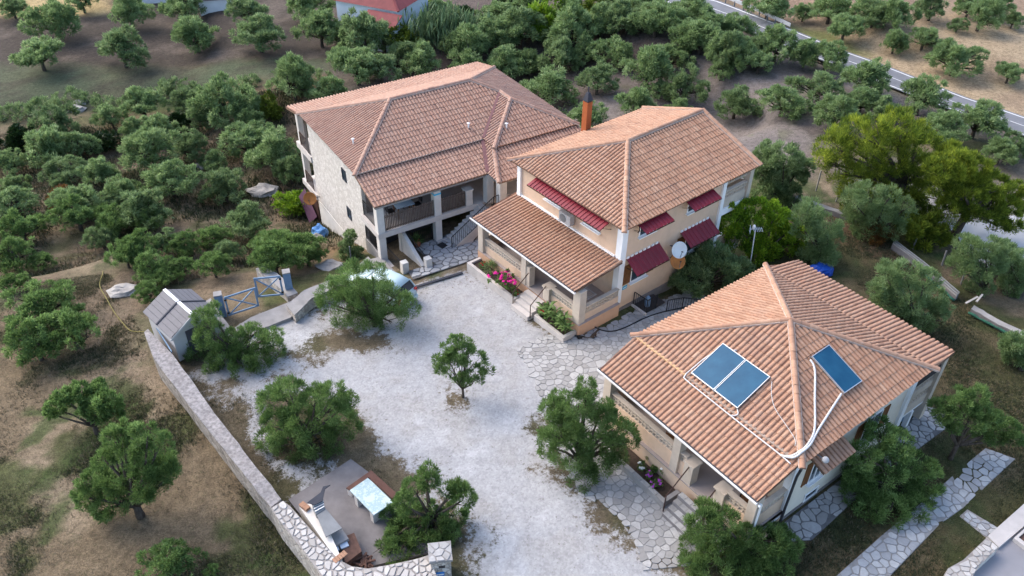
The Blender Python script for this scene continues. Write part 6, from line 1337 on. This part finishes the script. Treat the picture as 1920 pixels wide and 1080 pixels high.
single('olive_tree', 'spreading grey olive at the garden wall below the pines', 'olive tree', (1640, 448), [(1600,375,28),(1630,365,28),(1665,370,24),(1610,405,34),(1650,400,36),(1690,405,26),(1625,430,28),(1670,430,28),(1700,385,16)], n=12000, seed=214, **GO)
single('olive_tree', 'dark tall olive behind the right corner of the peach house', 'olive tree', (1462, 375), [(1440,295,28),(1470,300,32),(1500,310,24),(1450,330,34),(1490,340,30),(1440,360,28),(1475,365,28),(1425,320,20)], n=12000, seed=215, mat=M['olivedark'], ll=.22, lw=.055)
single('olive_tree', 'grey olive beyond the garden wall, left of the two by the net', 'olive tree', (1840, 555), [(1815,470,28),(1850,465,30),(1835,500,34),(1800,500,26),(1860,505,28),(1840,530,28),(1875,480,20)], n=10000, seed=216, **GO)
single('olive_tree', 'grey olive at right edge beyond the rolled green net', 'olive tree', (1905, 545), [(1890,480,26),(1915,490,30),(1900,520,28),(1930,520,30),(1895,540,20)], n=8000, seed=217, **GO)
single('olive_tree', 'small olive cut by the right edge beside the lawn', 'olive tree', (1912, 692), [(1895,650,20),(1915,640,22),(1905,670,24),(1930,665,24)], n=6000, seed=218, **GO)
single('olive_tree', 'arching dark olive on a bent trunk in the dry field', 'olive tree', (183, 812), [(105,765,18),(120,745,20),(145,735,22),(170,745,24),(195,755,26),(215,770,18),(185,775,22),(160,770,14),(95,775,10)], n=9000, seed=219, mat=M['young'], ll=.17, lw=.042, r0=.11, hf=.5)
single('olive_tree', 'large olive on a stout trunk in the near dry field', 'olive tree', (264, 968), [(215,825,28),(275,815,30),(300,830,24),(195,860,24),(255,850,34),(300,870,34),(320,885,22),(180,905,34),(220,900,40),(265,900,40),(165,930,26),(210,945,34),(300,905,26),(190,955,22),(160,905,18)], n=21000, seed=220, r0=.16, hf=.75, **OL)
# pines
for lb, ft, tx, bl, sd, ln in (('huge yellow green pine left of the pair above the garden wall', (1672, 400), 0, [(1560,275,40),(1600,255,42),(1640,250,42),(1690,245,44),(1575,320,38),(1620,300,48),(1670,295,50),(1720,280,44),(1600,350,38),(1650,345,48),(1700,340,44),(1545,300,24),(1735,320,34),(1660,385,30),(1720,250,30),(1700,385,40),(1745,370,40),(1735,410,30),(1690,415,24),(1755,330,30),(1600,390,26)], 231, (0, 0)),
                           ('yellow green pine with leaning bare trunk at the right', (1782, 452), 0, [(1790,310,40),(1830,320,40),(1770,350,38),(1810,360,44),(1860,350,36),(1840,390,40),(1885,385,34),(1790,395,34),(1895,415,26),(1760,320,30),(1870,420,26),(1905,360,22)], 232, (.15, 0))):
    single('pine_tree', lb, 'pine tree', ft, bl, M['pine'], 30000, .26, .034, sd, r0=.24, hf=2.2, depth=.6, up=1.0, sub=34, subr=(.18, .33), lean=ln)
single('juniper_bush', 'low yellow green bush between pines and the garden wall', 'bush', (1735, 458), [(1715,430,24),(1745,425,26),(1730,450,24),(1765,445,20)], M['pine'], 6000, .26, .05, 233, r0=.08, hf=.3, up=.8)
single('shrub', 'rusty leaved shrub at foot of the spreading grey olive', 'shrub', (1650, 452), [(1640,425,16),(1655,440,16),(1645,450,14)], M['autumn'], 1500, .18, .05, 234, r0=.03, hf=.2)
single('shrub', 'dark climbing shrub at the front foot of the stone house gable', 'shrub', (655, 480), [(655,445,12),(650,460,14),(665,470,14),(652,475,14),(668,485,12)], M['olivedark'], 2600, .15, .05, 235, r0=.03, hf=.25)
# reeds near the red roofed house
rd, zr = at_terrain(830, 85); r_ = np.random.default_rng(5); n = 1500; cxy = r_.normal(0, 1, (n, 2))*np.array((1.5, 1.0)); a = r_.uniform(0, 6.28, n); h = r_.uniform(1.6, 4.6, n); ln = r_.uniform(.1, .9, n)
b0 = np.stack([cxy[:, 0], cxy[:, 1], h*r_.uniform(.1, .7, n)], 1); tip = b0+np.stack([np.cos(a)*ln, np.sin(a)*ln, r_.uniform(.6, 1.4, n)], 1); w = np.stack([-np.sin(a), np.cos(a), 0*a], 1)*.07; mid = (b0+tip)/2
me = np_mesh('leaves', np.stack([b0, mid+w+np.array((0, 0, .1)), tip, mid-w+np.array((0, 0, .1))], 1).reshape(-1, 3), np.arange(4*n).reshape(n, 4), {'rnd': np.repeat(r_.random(n), 4)}); me.materials.append(M['reed'])
cane = thing('cane_clump', 'tall feathery cane clump right of the red roofed house', 'cane', rd); link('leaves', me, None, cane); st = MB()
for q in cxy[:60]: st.tube([(q[0], q[1], -.2), (q[0]*1.05, q[1]*1.05, 3.2)], .03, 4)
obj('stems', st, M['reed'], cane)

# flowers and planter plants
def plant(name, label, p, r, h, n, ll, lw, mat, seed, flowers=None, nf=0, fr=.05, cat='plant', group=None):
    o = thing(name, label, cat, p, 0, group); r_ = np.random.default_rng(seed); B = [(r_.normal(0, r*.45), r_.normal(0, r*.45), h*r_.uniform(.35, .65), r*.55, h*.4) for _ in range(6)]
    link('leaves', leaf_cloud('leaves', B, n, ll, lw, mat, seed, sub=6, up=.6), None, o)
    st = MB()
    for b in B: st.tube([(b[0]*.3, b[1]*.3, -.03), (b[0], b[1], b[2])], .012, 4)
    obj('stem', st, M['bark'], o)
    for k in range(nf):
        b = B[k % 6]; d = Vector(r_.normal(size=3)); d.z = abs(d.z)+.3; d.normalize(); c = Vector(b[:3])+Vector((d.x*b[3], d.y*b[3], d.z*b[4]))*1.05; f = MB()
        for q in range(6): a = q*1.047; f.ellip(c+Vector((math.cos(a)*fr*.6, math.sin(a)*fr*.6, r_.uniform(-.2, .4)*fr)), (fr*.55, fr*.55, fr*.4), 6, 4)
        obj('flower', f, flowers, o)
    return o
LF = M['citrus']
plant('flowering_shrub', 'bush of many magenta flowers left of the peach house steps', at(955, 536, .45), .52, .75, 1500, .12, .05, M['young'], 301, M['pinkfl'], 42, .075, 'flowers')
plant('flowering_plant', 'single red flowered plant in far left end of the planter', W(H2, -7.35, -2.85, .16), .18, .34, 160, .11, .05, M['young'], 302, M['redfl'], 3, .07, 'flowers')
plant('flowering_plant', 'few coral flowers at the foot of the left handrail', W(H2, -4.35, -2.9, .16), .2, .4, 260, .1, .045, M['young'], 303, M['redfl'], 5, .05, 'flowers')
plant('grassy_plant', 'thin arching plant against the porch wall of peach house', W(H2, -6.75, -2.75, .16), .22, .7, 300, .34, .022, M['olive'], 304)
r_ = np.random.default_rng(6)
for k in range(9):
    u = -2.15+.215*k; v = -2.9+.2*math.sin(k*2.3); cn = thing('canna_plant', 'tall broad leaved plant in right planter of peach house, %s from the steps' % ORD[k], 'plant', W(H2, u, v, .14), r_.uniform(0, 6), 'broad leaved plants in the right planter'); f = MB()
    for q in range(15):
        a = r_.uniform(0, 6.28); zz = r_.uniform(.1, .75); L = r_.uniform(.35, .6); d = Vector((math.cos(a), math.sin(a), 0)); sd = Vector((-d.y, d.x, 0))*.075; b0 = Vector((0, 0, zz)); m1 = b0+d*L*.45+Vector((0, 0, L*.5)); t1 = b0+d*L*.9+Vector((0, 0, L*.55)); f.add([b0, m1-sd, t1, m1+sd], [(0, 1, 2, 3)], float(r_.random()))
    obj('leaf_blades', f, M['young'], cn); obj('stem', MB().tube([(0, 0, -.02), (0, 0, .85)], .018, 5), M['young'], cn)
plant('flowering_plant', 'red flower at the left end of the broad leaved plants', W(H2, -2.28, -3.0, .16), .14, .45, 120, .12, .05, M['young'], 305, M['redfl'], 3, .06, 'flowers')
for lb, (x, y), mat, nf, sd, r, h in (('pink geranium at the far end of the bungalow planter', (1205, 845), M['pinkfl'], 5, 311, .2, .45), ('green plant with two pink blooms in the bungalow planter', (1222, 862), M['pinkfl'], 3, 312, .24, .35), ('white flowered clump in the bungalow planter', (1201, 876), M['whitefl'], 10, 313, .17, .25), ('purple pink flowered clump in middle of the bungalow planter', (1216, 893), M['purpfl'], 7, 314, .15, .2), ('violet and white flowered clump in the bungalow planter', (1230, 909), M['purpfl'], 10, 315, .18, .25), ('leggy rose bush with pale blooms by the bungalow handrail', (1259, 895), M['whitefl'], 5, 316, .26, .5), ('low green tuft between flowers of the bungalow planter', (1226, 882), None, 0, 317, .14, .2)):
    plant('flowering_plant' if nf else 'leafy_plant', lb, at(x, y, .26), r, h, 420, .08, .04, M['young'], sd, mat, nf, .05, 'flowers' if nf else 'plant')
pp = at(782, 452, -.45); po = thing('potted_plant', 'spiky green plant in a clay pot at the stone house entry', 'plant', (pp[0], pp[1]-.1, float(hz(pp[0], pp[1]))+.08)); obj('pot', MB().lathe([(.02, 0), (.16, .01), (.22, .34), (.24, .36), (.24, .40), (.02, .40)], 14), M['terra'], po, True); f = MB(); r_ = np.random.default_rng(9)
for q in range(90):
    a = r_.uniform(0, 6.28); e = r_.uniform(.2, 1.3); L = r_.uniform(.45, .7); d = Vector((math.cos(a)*math.cos(e), math.sin(a)*math.cos(e), math.sin(e))); sd = Vector((-math.sin(a), math.cos(a), 0))*.03; b0 = Vector((0, 0, .4)); f.add([b0, b0+d*L*.5-sd, b0+d*L-Vector((0, 0, .1)), b0+d*L*.5+sd], [(0, 1, 2, 3)], float(r_.random()))
obj('leaves', f, M['young'], po)
p2_ = thing('dry_plant', 'small dried yellow plant on the balcony slab by the pier', 'plant', W(H1, 5.55, -1.75, 1.06)); link('leaves', leaf_cloud('leaves', [(0, 0, .1, .2, .1)], 160, .12, .04, M['straw'], 9, sub=6), None, p2_)

# grass, weeds and stones lying about
def scatter(name, P, n, seed, size, mat, dens=None, blades=4, hgt=1.0):
    r = np.random.default_rng(seed); P = np.array(P); lo, hi = P.min(0), P.max(0); q = r.uniform(lo, hi, (n*3, 2)); q = q[poly_sd(q[:, 0], q[:, 1], P) > 0]
    if dens is not None: q = q[r.random(len(q)) < dens(q[:, 0], q[:, 1])]
    q = q[:n]; m = len(q); zz = hz(q[:, 0], q[:, 1])-.05; V = []; A = []
    a = r.uniform(0, 6.28, (m, blades)); L = size*r.uniform(.5, 1.4, (m, blades)); t = r.uniform(.2, .9, (m, blades)); o = r.normal(0, size*.5, (m, blades, 2))
    b = np.stack([q[:, None, 0]+o[..., 0], q[:, None, 1]+o[..., 1], np.repeat(zz[:, None], blades, 1)], -1); d = np.stack([np.cos(a)*L*t, np.sin(a)*L*t, L*hgt], -1); w = np.stack([-np.sin(a), np.cos(a), 0*a], -1)*size*.16
    V = np.stack([b-w, b+w, b+d], -2).reshape(-1, 3); k = m*blades
    me = np_mesh(name, V, np.arange(3*k).reshape(k, 3), {'rnd': np.repeat(np.clip(r.normal(.5, .25, k), 0, 1), 3)}); me.materials.append(mat); return stuff(link(name, me))
FIELD = px([(-60, 520), (200, 500), (262, 615), (330, 745), (520, 955), (610, 1090), (-60, 1090)], -.6)
scatter('dry_grass', FIELD, 20000, 401, .09, M['straw'], lambda x, y: np.clip((fbm(x, y, 3, 21)-.3)*2.5, .1, 1), 4)
scatter('field_weeds', FIELD, 24000, 402, .08, M['weed'], lambda x, y: np.clip((fbm(x, y, 3, 21)-.46)*8, 0.02, 1), 5)
LAWN = px([(1440, 1090), (1600, 930), (1800, 780), (1700, 640), (1560, 470), (1500, 390), (1620, 405), (1960, 625), (1960, 1000), (1780, 1090)])
paths_ = [px([(1540, 1105), (1651, 1006), (1757, 918), (1813, 869), (1848, 840), (1904, 860), (1806, 952), (1760, 985), (1669, 1080), (1640, 1105)]), px([(1799, 968), (1814, 955), (1871, 990), (1852, 1011)]), px([(1456, 990), (1580, 896), (1690, 808), (1732, 758), (1765, 770), (1792, 790), (1640, 903), (1522, 1013), (1478, 1016)])]
offp = lambda x, y: np.where(np.max([poly_sd(x, y, np.array(P)) for P in paths_], 0) > -.03, 0., 1.)
scatter('lawn_grass', LAWN, 24000, 403, .085, M['weed'], offp, 4); scatter('lawn_straw', LAWN, 8000, 404, .09, M['straw'], lambda x, y: offp(x, y)*np.clip((fbm(x, y, 2.2, 71)-.42)*6, 0, 1), 4)
gdens = lambda x, y: np.clip(-poly_sd(x, y, np.array(GRAVEL))*1.5+.3, 0, 1)*np.clip((fbm(x, y, 1.6, 81)-.35)*4, 0, 1)
scatter('courtyard_weeds', px([(300, 640), (440, 600), (600, 585), (780, 620), (760, 720), (700, 870), (740, 900), (640, 880), (540, 930), (420, 790)]), 6000, 405, .07, M['weed'], gdens, 5); scatter('courtyard_straw', px([(300, 640), (440, 600), (600, 585), (780, 620), (760, 720), (700, 870), (740, 900), (640, 880), (540, 930), (420, 790)]), 5000, 406, .07, M['straw'], gdens, 4, .5)
GROVE = px([(-80, 215), (600, 150), (700, 480), (580, 500), (440, 560), (280, 600), (180, 500), (-80, 540)], -3)
scatter('grove_grass', GROVE, 9000, 407, .24, M['weed'], lambda x, y: np.clip((fbm(x, y, 3.2, 91)-.40)*5, 0, 1), 4); scatter('grove_straw', GROVE, 10000, 408, .22, M['straw'], lambda x, y: np.clip((fbm(x, y, 2.6, 95)-.44)*6, 0, 1), 4)
